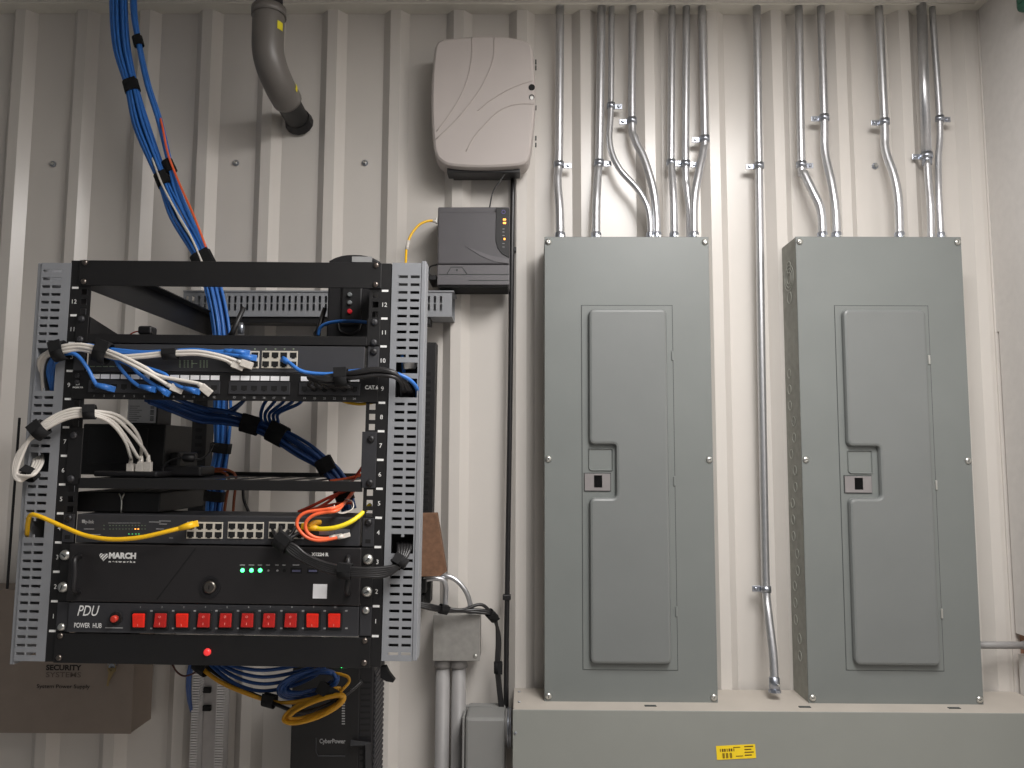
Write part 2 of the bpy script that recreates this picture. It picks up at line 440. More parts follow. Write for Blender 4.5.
# grey disconnect box + nipple
t = Thing('disconnect_box', 'grey metal disconnect box with rolled edges beside the end of the wireway', 'electrical box')
x0 = P(465,740,.105).x; x1 = P(505,740,.105).x; z1 = P(485,718,.105).z
g = G(); g.box(x0, x1, -.105, -.002, z1-.3, z1, .006); t.part('enclosure', g, mBOX)
g = G(); g.box(x0-.0065, x0-.0015, -.1, -.02, z1-.3, z1-.001, .0012); t.part('side_cover', g, mBOX)
g = G(); g.box(x0-.007, x0+.052, -.036, -.028, z1-.001, z1+.003, .001); t.part('rain_lip', g, mBOX)
t = Thing('pipe_nipple', 'short grey threaded pipe nipple joining disconnect box and wireway', 'pipe fitting')
c = V(((x1+wx0)/2, -.062, P(510,734,.1).z)); hw = (wx0-x1)/2
g = G(); g.cyl(c-V((hw,0,0)), c+V((hw,0,0)), .038, 28); t.part('pipe', g, mPVC)
for k in (-.3,.3):
    g = G(); g.tube([c+V((k*hw-.0015,0,0)), c+V((k*hw+.0015,0,0))], .0405, 28, 1); t.part('locknut', g, mGAL2)

# ------------------------------------------------------------------ conduits
def conduit(label, pts, wpx, strap=None, conn=True, group='silver conduits down the wall', zend=None):
    """pts: (px, py, d)"""
    t = Thing('conduit', label, 'conduit', group)
    r = wpx/2/F*1.78
    ps = [P(*p) for p in pts]
    ps[0].z = ZC+.004+.0055*(XR-ps[0].x)
    g = G(); g.tube(ps, r, 14, 6); t.part('pipe', g, mGAL)
    if conn:
        e = ps[-1]; dv = (ps[-2]-e).normalized()
        if zend is not None: e = V((e.x, e.y, zend))
        g = G(); g.tube([e+dv*.002, e+dv*.03, e+dv*.032], [r*1.22, r*1.22, r*1.05], 14, 1); cn = t.part('connector', g, mGAL2)
        g = G(); g.tube([e, e+dv*.006], r*1.42, 8, 1, smooth=False); sub(cn, 'locknut', g, mGAL2)
        g = G(); b = e+dv*.019+V((r*.4,-r*1.15,0)); g.cyl(b, b+V((.001,-.006,0)), .0028, 8); sub(cn, 'set_screw', g, mSCR)
def strap(label, px, py, d, wpx, side, e=0):
    t = Thing('conduit_strap', label, 'pipe clamp', 'zinc straps on the conduits'); r = wpx/2/F*1.78+.0012
    c = P(px, py, d); h = .0068
    g = G(); vs = []; N = 13
    for k in range(N+1):
        a = math.pi*2*(k/N-.5)*.62
        for dz in (-h, h):
            for rr in (r-.0008, r+.0012): vs.append(c+V((math.sin(a)*rr, -math.cos(a)*rr, dz)))
    fs = []
    for k in range(N):
        i, j = k*4, k*4+4
        fs += [(i,j,j+2,i+2),(i+1,i+3,j+3,j+1),(i,i+1,j+1,j),(i+2,j+2,j+3,i+3)]
    g.add(vs, fs, True); sd = t.part('saddle', g, mGAL2)
    fx = c+V((side*(r+.013), d*.0+r*.35, 0))
    g = G(); g.obox(c+V((side*(r+.008), r*.4, 0)), X3, (.0105,.001,h*.95), .0008); t.part('ear', g, mGAL2)
    s_ = c+V((side*(r+.0105), r*.4-.001, 0)); t.part('screw', screw(s_, .0042, X3, .003), mGAL2)
b = .013; pd = .045
conduit('silver conduit into the panel nearer the rack, first one past the pale enclosure', [(560,8,b),(559,150,b),(557.5,180,b+.01),(559.5,210,pd-.006),(560.2,246,pd)], 8.6)
conduit('silver conduit touching the thin one, ending second along the nearer panel', [(601.6,8,b),(599.2,150,b),(598,172,b+.006),(596.3,204,pd-.006),(596,246,pd)], 8.4)
conduit('thin silver conduit swerving over another toward the middle of the nearer panel', [(611.6,8,b-.002),(611,104,b-.002),(609.7,143,b+.008),(619,168,b+.018),(639,191,pd-.006),(649,213,pd),(650.6,246,pd)], 6.2)
conduit('thicker silver conduit swerving beside the thin one into the nearer panel', [(632.8,8,b),(632,118,b),(635,139,b+.006),(644.5,160,b+.016),(653,189,pd-.004),(656.2,215,pd-.003),(656.8,246,pd-.003)], 8)
conduit('straight silver conduit, first of the close three into the nearer panel', [(672,8,b),(671,150,b),(671.2,165,b+.003),(673.4,198,pd-.006),(674.3,246,pd)], 7.4)
conduit('silver conduit in the middle of the close three, passing behind another', [(686.5,8,b),(685.5,160,b),(687,189,b+.006),(689.5,210,b+.012),(690,246,b+.016)], 7.4, conn=False)
conduit('silver conduit last of the close three, bending back across its neighbour', [(702,8,b),(704.7,132,b),(703.5,150,b+.006),(699,172,b+.02),(694.2,202,pd),(693.8,246,pd)], 8)
conduit('long straight silver conduit running down the gap between both panels to the wireway', [(756.8,8,b),(758.8,163,b),(761,330,b),(764,500,b),(765.8,584,b+.002),(768.4,615,b+.02),(773,655,.055),(774.8,693,.07)], 8)
conduit('silver conduit first along the panel beside the white wall, bending at a strap', [(798.8,10,b),(801.3,160,b),(804,173,b+.006),(813,192,b+.02),(821,211.5,pd-.004),(822.8,246,pd)], 8.2)
conduit('silver conduit second along the panel beside the white wall, gently bent', [(821,10,b),(824.2,117,b),(825,152,b),(832,185,b+.02),(836,215,pd-.003),(836.6,246,pd)], 8)
conduit('silver conduit alone in the middle of the panel beside the white wall', [(878.9,10,b),(884.4,122,b),(885.5,150,b+.004),(894,176,b+.02),(898.5,202,pd-.004),(899.8,246,pd)], 8)
conduit('thin silver conduit in the last pair, nearest the white side wall', [(932.2,12,b-.002),(939.7,119,b-.002),(938.3,160,b+.006),(938.9,195,pd-.01),(941.5,246,pd)], 6.2)
t = Thing('conduit', 'widest silver conduit, narrowing at a coupling beside the last thin one', 'conduit', 'silver conduits down the wall')
ps = [P(921.8,12,b+.004), P(926.5,156,b+.004)]; ps[0].z = ZC+.004+.0055*(XR-ps[0].x)
g = G(); g.tube(ps, 4.7/F*1.78, 16, 1); t.part('pipe', g, mGAL)
g = G(); g.tube([P(926.6,155,b+.005), P(927.1,165,b+.006)], 4.6/F*1.78, 14, 1); t.part('coupling', g, mGAL2)
g = G(); g.tube([P(927,160,b+.008), P(928.6,185,b+.016), P(930.6,210,pd-.004), P(931,246,pd)], 3.4/F*1.78, 14, 5); t.part('reduced_pipe', g, mGAL)
S = lambda *a: strap(*a)
S('zinc strap on the conduit beside the pale plastic enclosure',558.9,165,b,8.6,1)
S('zinc strap on the straight conduit touching the thin swerving one',599,163,b,8.4,1)
S('zinc strap high on the thin swerving conduit',611,106,b-.002,6.2,1)
S('zinc strap on the thicker swerving conduit, screw ear toward the thin one',632,121,b,8,-1)
S('zinc strap on the first of the close three conduits',671,163,b,7.4,1)
S('zinc strap on the middle one of the close three conduits',685.5,164,b,7.4,1)
S('zinc strap higher up on the last of the close three conduits',704.7,139,b,8,-1)
S('zinc strap high on the long conduit between both panels',758.8,166,b,8,-1)
S('zinc strap low on the long conduit between both panels',765.9,589,b+.002,8,-1)
S('zinc strap on the first conduit of the panel beside the white wall',801.4,165,b,8.2,1)
S('zinc strap on the second conduit of the panel beside the white wall',824.2,118,b,8,-1)
S('zinc strap on the lone middle conduit of the panel beside the white wall',884.4,122,b,8,-1)
S('zinc strap at the coupling of the widest conduit',926.6,156,b+.004,9.4,-1)
S('zinc strap on the thin conduit nearest the white side wall',939.7,119,b-.002,6.2,1)
# pipe into the side wall
t = Thing('stub_pipe', 'short horizontal grey pipe from the panel side into the white wall', 'pipe')
a_ = P(981,645,.045); a_.x = XPR+PW/2; e_ = V((XR+.013, a_.y, a_.z))
g = G(); g.cyl(a_, e_, .0078, 14); t.part('pipe', g, mPVC)
g = G(); g.cyl(e_-V((.02,0,0)), e_-V((.004,0,0)), .0095, 14); t.part('coupling', g, mPVC)
# green thing on the side wall
t = Thing('green_box', 'dark green rounded box mounted high on the white side wall', 'box')
r = fw*F+RI*(1014.5-512)-UP*(15-384); k = (XR-.03-CAM.x)/r.x; c = CAM+r*k
g = G(); g.obox(c+V((.015,-.06,.055)), X3, (.015,.06,.055), .012, 3); t.part('housing', g, mGREEN)
g = G(); g.obox(c+V((-.002,-.06,.055)), X3, (.002,.045,.04), .0015); t.part('face', g, mGREEN)

# ------------------------------------------------------------------ drain pipe
t = Thing('drain_pipe', 'dark grey plastic pipe elbow dropping from the ceiling into the wall', 'pipe')
pr_ = .0335
path = [P(269,9,.19), P(268.2,30,.19), P(268.2,51,.188), P(272,68,.176), P(279.5,86,.145), P(287,100,.1)]
g = G(); g.tube(path, pr_, 24, 6); el = t.part('elbow', g, mPIPE)
g = G(); g.tube([P(269,9,.19), P(269,17,.19)], pr_+.003, 24, 1); sub(el, 'socket_rim', g, mPIPE)
a_ = P(269,12,.19); g = G(); g.cyl(V((a_.x,a_.y,ZC+.02)), a_, .028, 24); t.part('upper_pipe', g, mBLK)
g = G(); g.tube([P(285,97,.112), P(291.5,109,.05), P(298,120.5,-.015)], .0275, 24, 4); t.part('wall_pipe', g, mBLK)
g = G(); c_ = P(297.2,119,.0); g.tube([c_+V((0,.018,-.002)), c_+V((0,-.002,.002))], [.034,.0295], 15, 1, smooth=False); t.part('foam_collar', g, mBLKP)
for px, py, d, an in ((284,29,.165,.2),(293.5,92,.1,-.5)):
    c_ = P(px, py, d); n_ = (CAM-c_).normalized(); x_ = V((math.cos(an)*.6,-.35,.35)).normalized()
    # wrapped sticker patch following the pipe
for seg_i, col in ((0,0),):
    pass
def patch(c0, axis, out, r, half_ang, half_len):
    g = G(); axis = axis.normalized(); out = (out-axis*out.dot(axis)).normalized(); s_ = axis.cross(out); vs = []; N = 6
    for k in range(N+1):
        a = (k/N-.5)*2*half_ang; dv = out*math.cos(a)+s_*math.sin(a)
        vs += [c0+dv*r-axis*half_len, c0+dv*r+axis*half_len]
    return g.add(vs, [(2*k,2*k+1,2*k+3,2*k+2) for k in range(N)], True)
pa = P(268.8,30,.19); sub(el, 'yellow_sticker', patch(pa, V((0,0,1)), V((.82,-.45,0)), pr_+.0008, .22, .009), mYP)
p0, p1 = P(276,78,.16), P(287,100,.1); pm = P(281.5,90,.135)
sub(el, 'yellow_sticker', patch(pm, p1-p0, V((.8,-.6,.35)), pr_+.0012, .32, .005), mYP)

# ------------------------------------------------------------------ pale enclosure
t = Thing('plastic_enclosure', 'pale warm-grey plastic enclosure with curved grooves high on the wall', 'enclosure')
dA = .078
out = [(437,41),(458,36.5),(489,34.6),(515,37),(531,42.5),(534,60),(535.8,98),(533.5,130),(530,155),(523.6,164.5),(505,167),(477,167.8),(452,166.2),(441,162),(434,152),(431.3,125),(430.6,94),(432.5,62)]
poly = [(p.x, p.z) for p in (P(x,y,dA) for x,y in out)]
sm_ = []
nn = len(poly)
for i in range(nn):
    p0,p1,p2,p3 = (V(poly[(i+k)%nn]) for k in (-1,0,1,2))
    for k in range(3):
        tt = k/3; sm_.append(tuple(.5*((2*p1)+(p2-p0)*tt+(2*p0-5*p1+4*p2-p3)*tt*tt+(3*p1-p0-3*p2+p3)*tt**3)))
g = G(); g.prism(sm_, -.022, -dA, .007, -dA+.012); cv = t.part('cover', g, mAP)
def zz(x, y): return P(380+x/5.12, 20+y/5.12, dA+.0003)
for pts in ([(470,90),(470,180),(455,270),(425,360),(370,460),(290,570)],[(585,90),(580,190),(545,290),(480,400),(390,510),(285,612)],
            [(785,310),(720,330),(650,360),(560,415),(500,465)],[(788,430),(715,430),(650,445),(590,480),(530,540),(480,600),(440,672)]):
    g = G(); g.tube([zz(*p) for p in pts], .0011, 6, 4); sub(cv, 'groove', g, mAPD)
g = G(); c_ = zz(777,345); g.cyl(c_+V((0,.001,0)), c_-V((0,.0012,0)), .0072, 16); sub(cv, 'lock_hole', g, mBLKD)
g = G(); c_ = zz(777,395); g.ring(c_, X3, .0062, .0042, .001, 16); sub(cv, 'keyhole_ring', g, mSEAM)
g = G(); c_ = zz(777,400); g.cyl(c_, c_-V((0,.0012,0)), .004, 14); sub(cv, 'indicator', g, mWHT)
for y in (215,245,450,605,640):
    c_ = P(380+800/5.12, 20+y/5.12, dA-.02); g = G(); g.obox(c_-V((.001,0,0)), X3, (.0016,.004,.004)); t.part('side_clip', g, mSEAM)
g = G(); x0 = P(447,172,.06).x; x1 = P(520,172,.06).x; z0 = P(480,172.5,.06).z; z1 = P(480,166,.06).z
g.box(x0, x1, -.06, -.02, z0, z1+.004, .001); g.box(x0+.01, x1-.02, -.03, 0, z0+.004, z1+.02); t.part('mounting_bracket', g, mBLKP)

# ------------------------------------------------------------------ dark grey wall unit
t = Thing('wall_unit', 'dark grey wall-mounted fibre power unit with orange lights under pale enclosure', 'electronic unit')
dB = .082
x0 = P(437,250,dB).x; x1 = P(509.5,250,dB).x; zt_ = P(470,206,dB).z; zb_ = P(470,286.3,dB).z
def bz(py): return P(470, py, dB).z
def bx(px): return P(px, 250, dB).x
g = G(); g.box(x0, x1, -dB+.006, .0, zb_, zt_, .003); t.part('case', g, mONT)
g = G(); g.box(x0+.001, x1, -dB, -dB+.008, bz(264), bz(212), .003); fp = t.part('front_panel', g, mONT)
g = G(); g.box(x0+.001, x1, -dB-.001, -dB+.008, bz(285), bz(264.8), .002); t.part('lower_panel', g, mONTL)
g = G(); g.box(x0+.004, x1-.004, -dB+.004, -.004, zb_-.0015, zb_+.002, .0006); t.part('foot', g, mBLKD)
poly = [(bx(a), bz(y)) for a, y in ((468,246),(480,254),(494,260),(509,264),(509,262.5),(495,258.5),(482,252))]
# sweep on the front
g = G(); g.prism([(bx(a), bz(y)) for a, y in ((466,246.5),(478,251),(490,255.5),(508,259),(508.5,263.5),(494,261.5),(480,255.5))], -dB+.001, -dB-.0012); sub(fp, 'curved_accent', g, mONTL)
poly = [(bx(496),bz(207.5)),(bx(509.3),bz(208.5)),(bx(509.3),bz(258)),(bx(502),bz(254)),(bx(497.5),bz(248)),(bx(495.5),bz(240))]
g = G(); g.prism(poly, -dB+.002, -dB-.002, .0006); lp = t.part('indicator_strip', g, mBLKP)
g = G(); c_ = P(503.5,212,dB+.002); g.ring(c_, X3, .0045, .0033, .0008, 18); sub(lp, 'power_button', g, mat('violet_print', (90,80,140), .5))
for y in (219.5,223,239): 
    g = G(); c_ = P(504.5,y,dB+.002); g.obox(c_, X3, (.0032 if y < 230 else .002,.0006,.0022), .0005); sub(lp, 'status_light', g, mALED)
for y in (229,232,235.5,243.5,247):
    g = G(); c_ = P(503.5,y,dB+.002); g.obox(c_, X3, (.0025,.0003,.0006)); sub(lp, 'lettering', g, mGRY)
g = G(); g.tube([P(a,y,dB+.0012) for a,y in ((447,274),(451,267),(462,267),(467,274))], .0008, 5, 1); t.part('trapezoid_marking', g, mSEAM)
g = G(); c_ = P(457,270,dB+.001); g.cyl(c_, c_-V((0,.0008,0)), .0022, 10); t.part('logo_marking', g, mSEAM)
for y, a in ((274.5,439),(280.5,469)):
    g = G(); g.box(bx(a), x1, -dB-.0018, -dB, bz(y)-.0007, bz(y)+.0007); t.part('panel_seam', g, mSEAM)

# ------------------------------------------------------------------ generic cables
def dirv(a, b): return (b-a).normalized()
def frame_of(t):
    t = t.normalized(); n = t.cross(V((0,1,0)))
    if n.length < .05: n = t.cross(V((1,0,0)))
    n.normalize(); return t, n, t.cross(n)
def cable(name, label, pts, r, m, cat='cable', group=None, start=None, end=None):
    t = Thing(name, label, cat, group)
    g = G(); g.tube(pts, r, 8, 6)
    ends = [(start, pts[0], dirv(pts[1], pts[0])) if start else None, (end, pts[-1], dirv(pts[-2], pts[-1])) if end else None]
    if not any(ends): t.me(g, m); return t
    t.part('cable_jacket', g, m)
    for e in ends:
        if not e: continue
        kind, p, dv = e
        if kind[0] == 'boot':
            g = G(); g.tube([p-dv*kind[2]*.5, p+dv*kind[2]*.1, p+dv*kind[2]*.5], [r*1.1, r*1.6, r*1.65], 8, 1); bt = t.part('boot', g, kind[1])
            g = G(); a, n, b_ = frame_of(dv); g.obox(p+dv*kind[2]*.55, (a, n, b_), (kind[2]*.26, .0047, .0038), .0008); sub(bt, 'plug', g, kind[1])
        else:
            g = G(); a, n, b_ = frame_of(dv); k_ = .6 if kind[0] == 'lc' else 1.; g.obox(p+dv*.006*k_, (a, n, b_), (.0095*k_, .0056*k_, .0042*k_), .0008); pl = t.part('plug', g, kind[1])
            g = G(); g.tube([p-dv*.01, p-dv*.001], [r*1.15, r*1.5], 8, 1); sub(pl, 'strain_relief', g, kind[1])
            if len(kind) > 2:
                pass
    return t
def sleeve(label, a, b, r, flat=1., group='black hook-and-loop straps', m=None, tail=None):
    a, b = V(a), V(b); t = Thing('cable_strap', label, 'cable strap', group)
    dv = dirv(a, b); L_ = (b-a).length
    g = G(); tt, n, bb = frame_of(dv); vs = []; N = 16
    for k in range(N):
        an = 2*math.pi*k/N; off = n*math.cos(an)*r+bb*math.sin(an)*r*flat
        o2 = n*math.cos(an)*(r-.0016)+bb*math.sin(an)*(r*flat-.0016)
        vs += [a+off, b+off, b+o2, a+o2]
    fs = []
    for k in range(N):
        i, j = 4*k, 4*((k+1)%N)
        for q in range(4): fs.append((i+q, j+q, j+(q+1)%4, i+(q+1)%4))
    g.add(vs, fs, True); t.part('band', g, m or mVEL)
    g = G(); c_ = (a+b)/2; o_ = n*r*.5 - bb*(1 if bb.y > 0 else -1)*(r*flat+.0006)*.9
    g.obox(c_+o_, (tt, n, bb), (L_*.5, r*.5, .0009)); t.part('tail', g, m or mVEL)
def bundle(name, label, path, n, spread, r, m, group, twist=1.2, flat=1., seed=1, mats=None):
    rnd = random.Random(seed); path = [V(p) for p in path]
    offs = []
    while len(offs) < n:
        best = None
        for _ in range(30):
            a = rnd.random()*6.283; q = math.sqrt(rnd.random()); o = (math.cos(a)*q, math.sin(a)*q)
            dmin = min([math.hypot(o[0]-x[0], o[1]-x[1]) for x in offs] or [9])
            if best is None or dmin > best[0]: best = (dmin, o)
        offs.append(best[1])
    for k, (ox, oy) in enumerate(offs):
        pts = []
        for i, p in enumerate(path):
            tt, nn_, bb = frame_of(path[min(i+1, len(path)-1)]-path[max(i-1, 0)])
            s_ = spread[i] if isinstance(spread, (list, tuple)) else spread
            a = twist*i/len(path); x = ox*math.cos(a)-oy*math.sin(a); y = ox*math.sin(a)+oy*math.cos(a)
            pts.append(p+nn_*x*s_+bb*y*s_*flat)
        cable(name, label, pts, r, (mats[k % len(mats)] if mats else m), 'cable', group)

# ------------------------------------------------------------------ rack frame
t = Thing('equipment_rack', 'black open-frame wall rack with numbered rails holding the network gear', 'equipment rack')
uR0, uR1 = .2225, .2565
vT = L(230,262)[1]; vB = L(215,665)[1]
def rail(sgn):
    xs = sorted([sgn*x for x in (uR0, .2278, .2375, uR1)])
    zs = [vB+.001]
    for n in range(1, 13):
        for o in (6.35, 22.225, 38.1): zs += [uz(n)+o/1000-.00475, uz(n)+o/1000+.00475]
    zs.append(vT)
    g = G(); g.plate(xs, zs, lambda i, j: i == 1 and j % 2 == 1, lambda x, z, y: Wd(x, z, y), .002)
    p = t.part('front_rail', g, mBLK)
    g = G(); g.rbox(sgn*(uR1-.002), sgn*uR1, vB, vT, .002, .045); sub(p, 'rail_flange', g, mBLK)
    g = G()
    for n in range(1, 14): g.rbox(sgn*.2475-.0051, sgn*.2475+.0051, uz(n)-.0017, uz(n)+.0017, -.0003, .0002)
    sub(p, 'unit_marking', g, mWHT)
    g = G()
    for n in range(1, 13):
        text(g, str(n), Wd(sgn*.2475, uz(n)+U1*.5, -.0002), .0068, None, RA, .0)
    sub(p, 'numeral_lettering', g, mWHT)
rail(-1); rail(1)
vT1 = L(230,287.3)[1]; vB1 = L(215,635)[1]
g = G(); g.rbox(-.2413, .2413, vT1, vT, -.0035, -.0003, .0008); tb = t.part('top_bar', g, mBLK)
g = G(); g.rbox(-.2413, .2413, vB, vB1, -.0035, -.0003, .0008); bb_ = t.part('bottom_bar', g, mBLK)
for bar, va, vb in ((tb,vT1+.006,vT-.004),(bb_,vB+.008,vB1-.004)):
    for sg in (-1,1):
        for v in (va, vb): sub(bar, 'bar_screw', screw(Wd(sg*.2325, v, -.0035), .0046, RA, .003), mat('dark_steel_screw', (120,112,106), .3, .9))
for sg in (-1,1):
    for v0, v1, fl in ((L(88,290)[1], vT-.001, 1),(vB+.002, vB+.04, 0)):
        g = G(); g.rbox(sg*.2255, sg*.2225, v0, v1, .003, .515, .0006); db = t.part('depth_bar', g, mBLK)
        vf = v1 if fl else v0+.0025
        g = G(); g.rbox(sg*.2225, sg*.2015, vf-.0025, vf, .003, .515, .0006); sub(db, 'bar_flange', g, mBLK)
    g = G(); g.rbox(sg*.2715, sg*.238, vB, vT-.05, .515, .556, .001); rp_ = t.part('rear_post', g, mBLK)
    g = G()
    for n in range(30): g.rbox(sg*.262, sg*.247, vB+.02+n*.0165, vB+.028+n*.0165, .5135, .5155)
    sub(rp_, 'slot_marking', g, mBLKD)
v0 = L(300,324,.5)[1]; v1 = L(300,316.5,.5)[1]
g = G(); g.rbox(-.26, .26, v0, v1, .49, .53, .001); t.part('rear_top_bar', g, mBLK)
g = G(); g.rbox(-.26, .26, vB, vB+.02, .49, .53, .001); t.part('rear_bottom_bar', g, mBLK)

# ------------------------------------------------------------------ slotted wire ducts on the front
def front_duct(label, x_top, x_bot, lip_side, cuts, mm):
    """x_top/x_bot: photo x of face left/right edge at top and bottom"""
    t = Thing('wire_duct', label, 'wire duct', 'grey slotted wire ducts')
    u0 = (L(x_top[0],264)[0]+L(x_bot[0],658)[0])/2; u1 = (L(x_top[1],264)[0]+L(x_bot[1],658)[0])/2
    va = L((x_bot[0]+x_bot[1])/2, 661)[1]; vb = L((x_top[0]+x_top[1])/2, 263)[1]
    wd = u1-u0
    s = (.05,.33,.38,.70) if lip_side < 0 else (.215,.55,.645,.96)
    xs = [u0, u0+wd*s[0], u0+wd*s[1], u0+wd*s[2], u0+wd*s[3], u1]
    p = .01265; n = int((vb-va-.01)/p); zs = [va]
    for k in range(n): zs += [va+.0085+k*p, va+.0085+k*p+.0045]
    zs.append(vb)
    cv = []
    for y0, y1 in cuts: cv.append((L(215,y1)[1], L(215,y0)[1]))
    def hole(i, j):
        mid = (zs[j]+zs[j+1])/2
        if i in (1,3) and j % 2 == 1 and 0 < j < len(zs)-2: return True
        if i in (1,2,3) and any(a < mid < b_ for a, b_ in cv): return True
        return False
    g = G(); g.plate(xs, zs, hole, lambda x, z, y: Wd(x, z, y-.001), .0022); t.part('slotted_face', g, mm)
    for uu in (u0, u1-.0018):
        g = G(); g.rbox(uu, uu+.0018, va, vb, .001, .06); t.part('side_wall', g, mm)
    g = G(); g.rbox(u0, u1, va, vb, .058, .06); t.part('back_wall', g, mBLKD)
    ul = (u0-.0075, u0-.0005) if lip_side < 0 else (u1+.0005, u1+.0075)
    g = G(); g.rbox(ul[0], ul[1], va-.006*(lip_side < 0), vb+.004*(lip_side > 0), .001, .035, .001); t.part('cover_lip', g, mm)
mDUCTL = mDUCT
front_duct('grey slotted wire duct on the rack side away from the panels, white loop passing through', (42,71.5), (14.5,45.5), -1, [(349,388),(459,470),(525,537)], mDUCT)
front_duct('grey slotted wire duct on the rack side toward the panels, brown board behind', (393,421.5), (381,411.5), 1, [(359,370.5),(379,394),(536.5,549)], mDUCT)
t = Thing('side_bar', 'thin black vertical bar standing proud beside the outer wire duct', 'bracket')
u_ = L(17,500,.03)[0]; g = G(); g.rbox(u_-.0015, u_+.002, L(14,588,.03)[1], L(22,418,.03)[1], .02, .0225, .0006); t.me(g, mBLK)

# ------------------------------------------------------------------ rack devices
def ears(t, n, h, m, w=-.0022, screws=((-1,.5),(1,.5)), sm=None, inner=.2235):
    v0, v1 = uz(n)+.0006, uz(n)+h*U1-.0006
    for sg in (-1,1):
        g = G(); g.rbox(sg*inner, sg*.2413, v0, v1, w, w+.0018, .0006); p = t.part('mounting_ear', g, m)
        for s2, fr in screws:
            if s2 == sg:
                c = Wd(sg*.2325, v0+(v1-v0)*fr, w); sub(p, 'ear_screw', screw(c, .0058, RA, .0036), sm or mCHR); 
def jack(c, s=.0056):
    """dark RJ45 opening with the latch notch"""
    g = G(); k = s; pts = [(-k,-k*.75),(-k*.5,-k*.75),(-k*.5,-k*1.05),(k*.5,-k*1.05),(k*.5,-k*.75),(k,-k*.75),(k,k*.8),(-k,k*.8)]
    vs = [V(c)+RA[0]*x+RA[2]*z-RA[1]*.0003 for x, z in pts]+[V(c)+RA[0]*x+RA[2]*z+RA[1]*.001 for x, z in pts]
    n = 8; g.add(vs, [tuple(range(n)), tuple(range(2*n-1, n-1, -1))]+[(i, (i+1)%n, n+(i+1)%n, n+i) for i in range(n)]); return g
def port_rows(t, cols, rows, wf, frame_pad=.0066, m=mPORT, group4=None, s=.0052, flip=True):
    us = [L(x, rows[0], wf)[0] for x in cols]; vs_ = [L(cols[0], y, wf)[1] for y in rows]
    ua, ub = min(us)-frame_pad, max(us)+frame_pad; va, vb = min(vs_)-frame_pad, max(vs_)+frame_pad
    g = G(); g.rbox(ua, ub, va, vb, wf-.0012, wf+.001, .0004); p = t.part('port_block', g, m)
    for v in vs_:
        for u in us: sub(p, 'port', jack(Wd(u, v, wf-.0013), s), mBLKD)
# --- U11 shelf with router
t = Thing('rack_shelf', 'shallow black rack shelf with triangular sides above the upper switch', 'shelf')
v11 = uz(11)
g = G(); g.rbox(-.2215, .2215, v11+.0006, L(230,335.5)[1], -.003, .0, .0006); t.part('front_lip', g, mBLK)
g = G(); g.rbox(-.2215, .2215, v11+.0006, v11+.0022, .0, .25); t.part('shelf_plate', g, mBLK)
for sg in (-1,1):
    g = G(); g.rbox(sg*.2215, sg*.2413, v11+.001, v11+U1-.001, -.003, -.0005, .0006); e = t.part('mounting_ear', g, mBLK)
    for fr in (.12,.85): sub(e, 'ear_screw', screw(Wd(sg*.2325, v11+U1*fr, -.003), .0055, RA, .0036), mCHR)
    g = G(); a = [(v11+.001, 0), (v11+U1-.002, 0), (v11+.008, .2), (v11+.001, .2)]
    vs = [Wd(sg*.2215, v, w) for v, w in a]+[Wd(sg*.2200, v, w) for v, w in a]
    g.add(vs, [(0,1,2,3),(7,6,5,4),(0,4,5,1),(1,5,6,2),(2,6,7,3),(3,7,4,0)]); t.part('side_gusset', g, mBLK)
t = Thing('router', 'flat black router with upright antennas on the upper rack shelf', 'router')
zf = v11+.0022; ua = L(236,330,.1)[0]; ub = L(322,330,.1)[0]
g = G(); g.rbox(ua-.01, ub+.004, zf, zf+.018, .07, .2, .004); t.part('case', g, mBLKP)
for (xa,ya,xb,yb,w) in ((231,333,244,307,.19),(317,331,325,308,.19)):
    g = G(); p0 = Q(xa,ya+3,w); p1 = Q(xb,yb,w); g.tube([p0, p0+(p1-p0)*.15, p1], [.0055,.005,.0042], 10, 1); an = t.part('antenna', g, mBLKP)
    g = G(); g.cyl(p0-V((0,.004,0)), p0+V((0,.004,0)), .006, 10); sub(an, 'antenna_joint', g, mBLKP)
g = G(); c_ = Q(241,329,.17); g.tube([c_-V((0,0,.01)), c_+V((0,0,.004)), c_+V((0,0,.012))], [.006,.006,.003], 10, 1); t.part('antenna_stub', g, mGAL2)
t = Thing('black_adapter', 'small lumpy black adapter lying on the upper rack shelf', 'adapter')
g = G(); c_ = Q(147.5,331,.12); g.obox(c_, RA, (.012,.012,.0075), .004, 3); t.part('case', g, mBLKP)
g = G(); g.tube([c_-RA[0]*.01, c_-RA[0]*.022-RA[2]*.002, c_-RA[0]*.03-RA[2]*.006], .0012, 6, 3); t.part('lead', g, mRED)
t = Thing('power_conditioner', 'upright rounded black unit with a red button behind the rack top bar', 'electronic unit')
x0, x1 = L(327,300,.16)[0], L(378,300,.16)[0]
vt_ = L(350,254,.16)[1]; vb_ = zf
pts = []
for k in range(9):
    a = k/8; pts.append((x0+(x1-x0)*a, vt_-.012*abs(2*a-1)**2.5))
poly = [(x0, vb_), (x1, vb_)]+pts[::-1]
tmp = G(); tmp.prism([(x, z) for x, z in poly], .3, .16, .004, .166); g = G(); g.add([Wd(v.x, v.z, v.y) for v in tmp.v], tmp.f); bd = t.part('case', g, mBLKP)
a0 = L(340,330,.155)[0]; a1 = L(361,330,.155)[0]
g = G(); g.rbox(a0, a1, L(350,326,.155)[1], L(350,270,.155)[1], .155, .162, .003); cp = t.part('control_panel', g, mBLK)
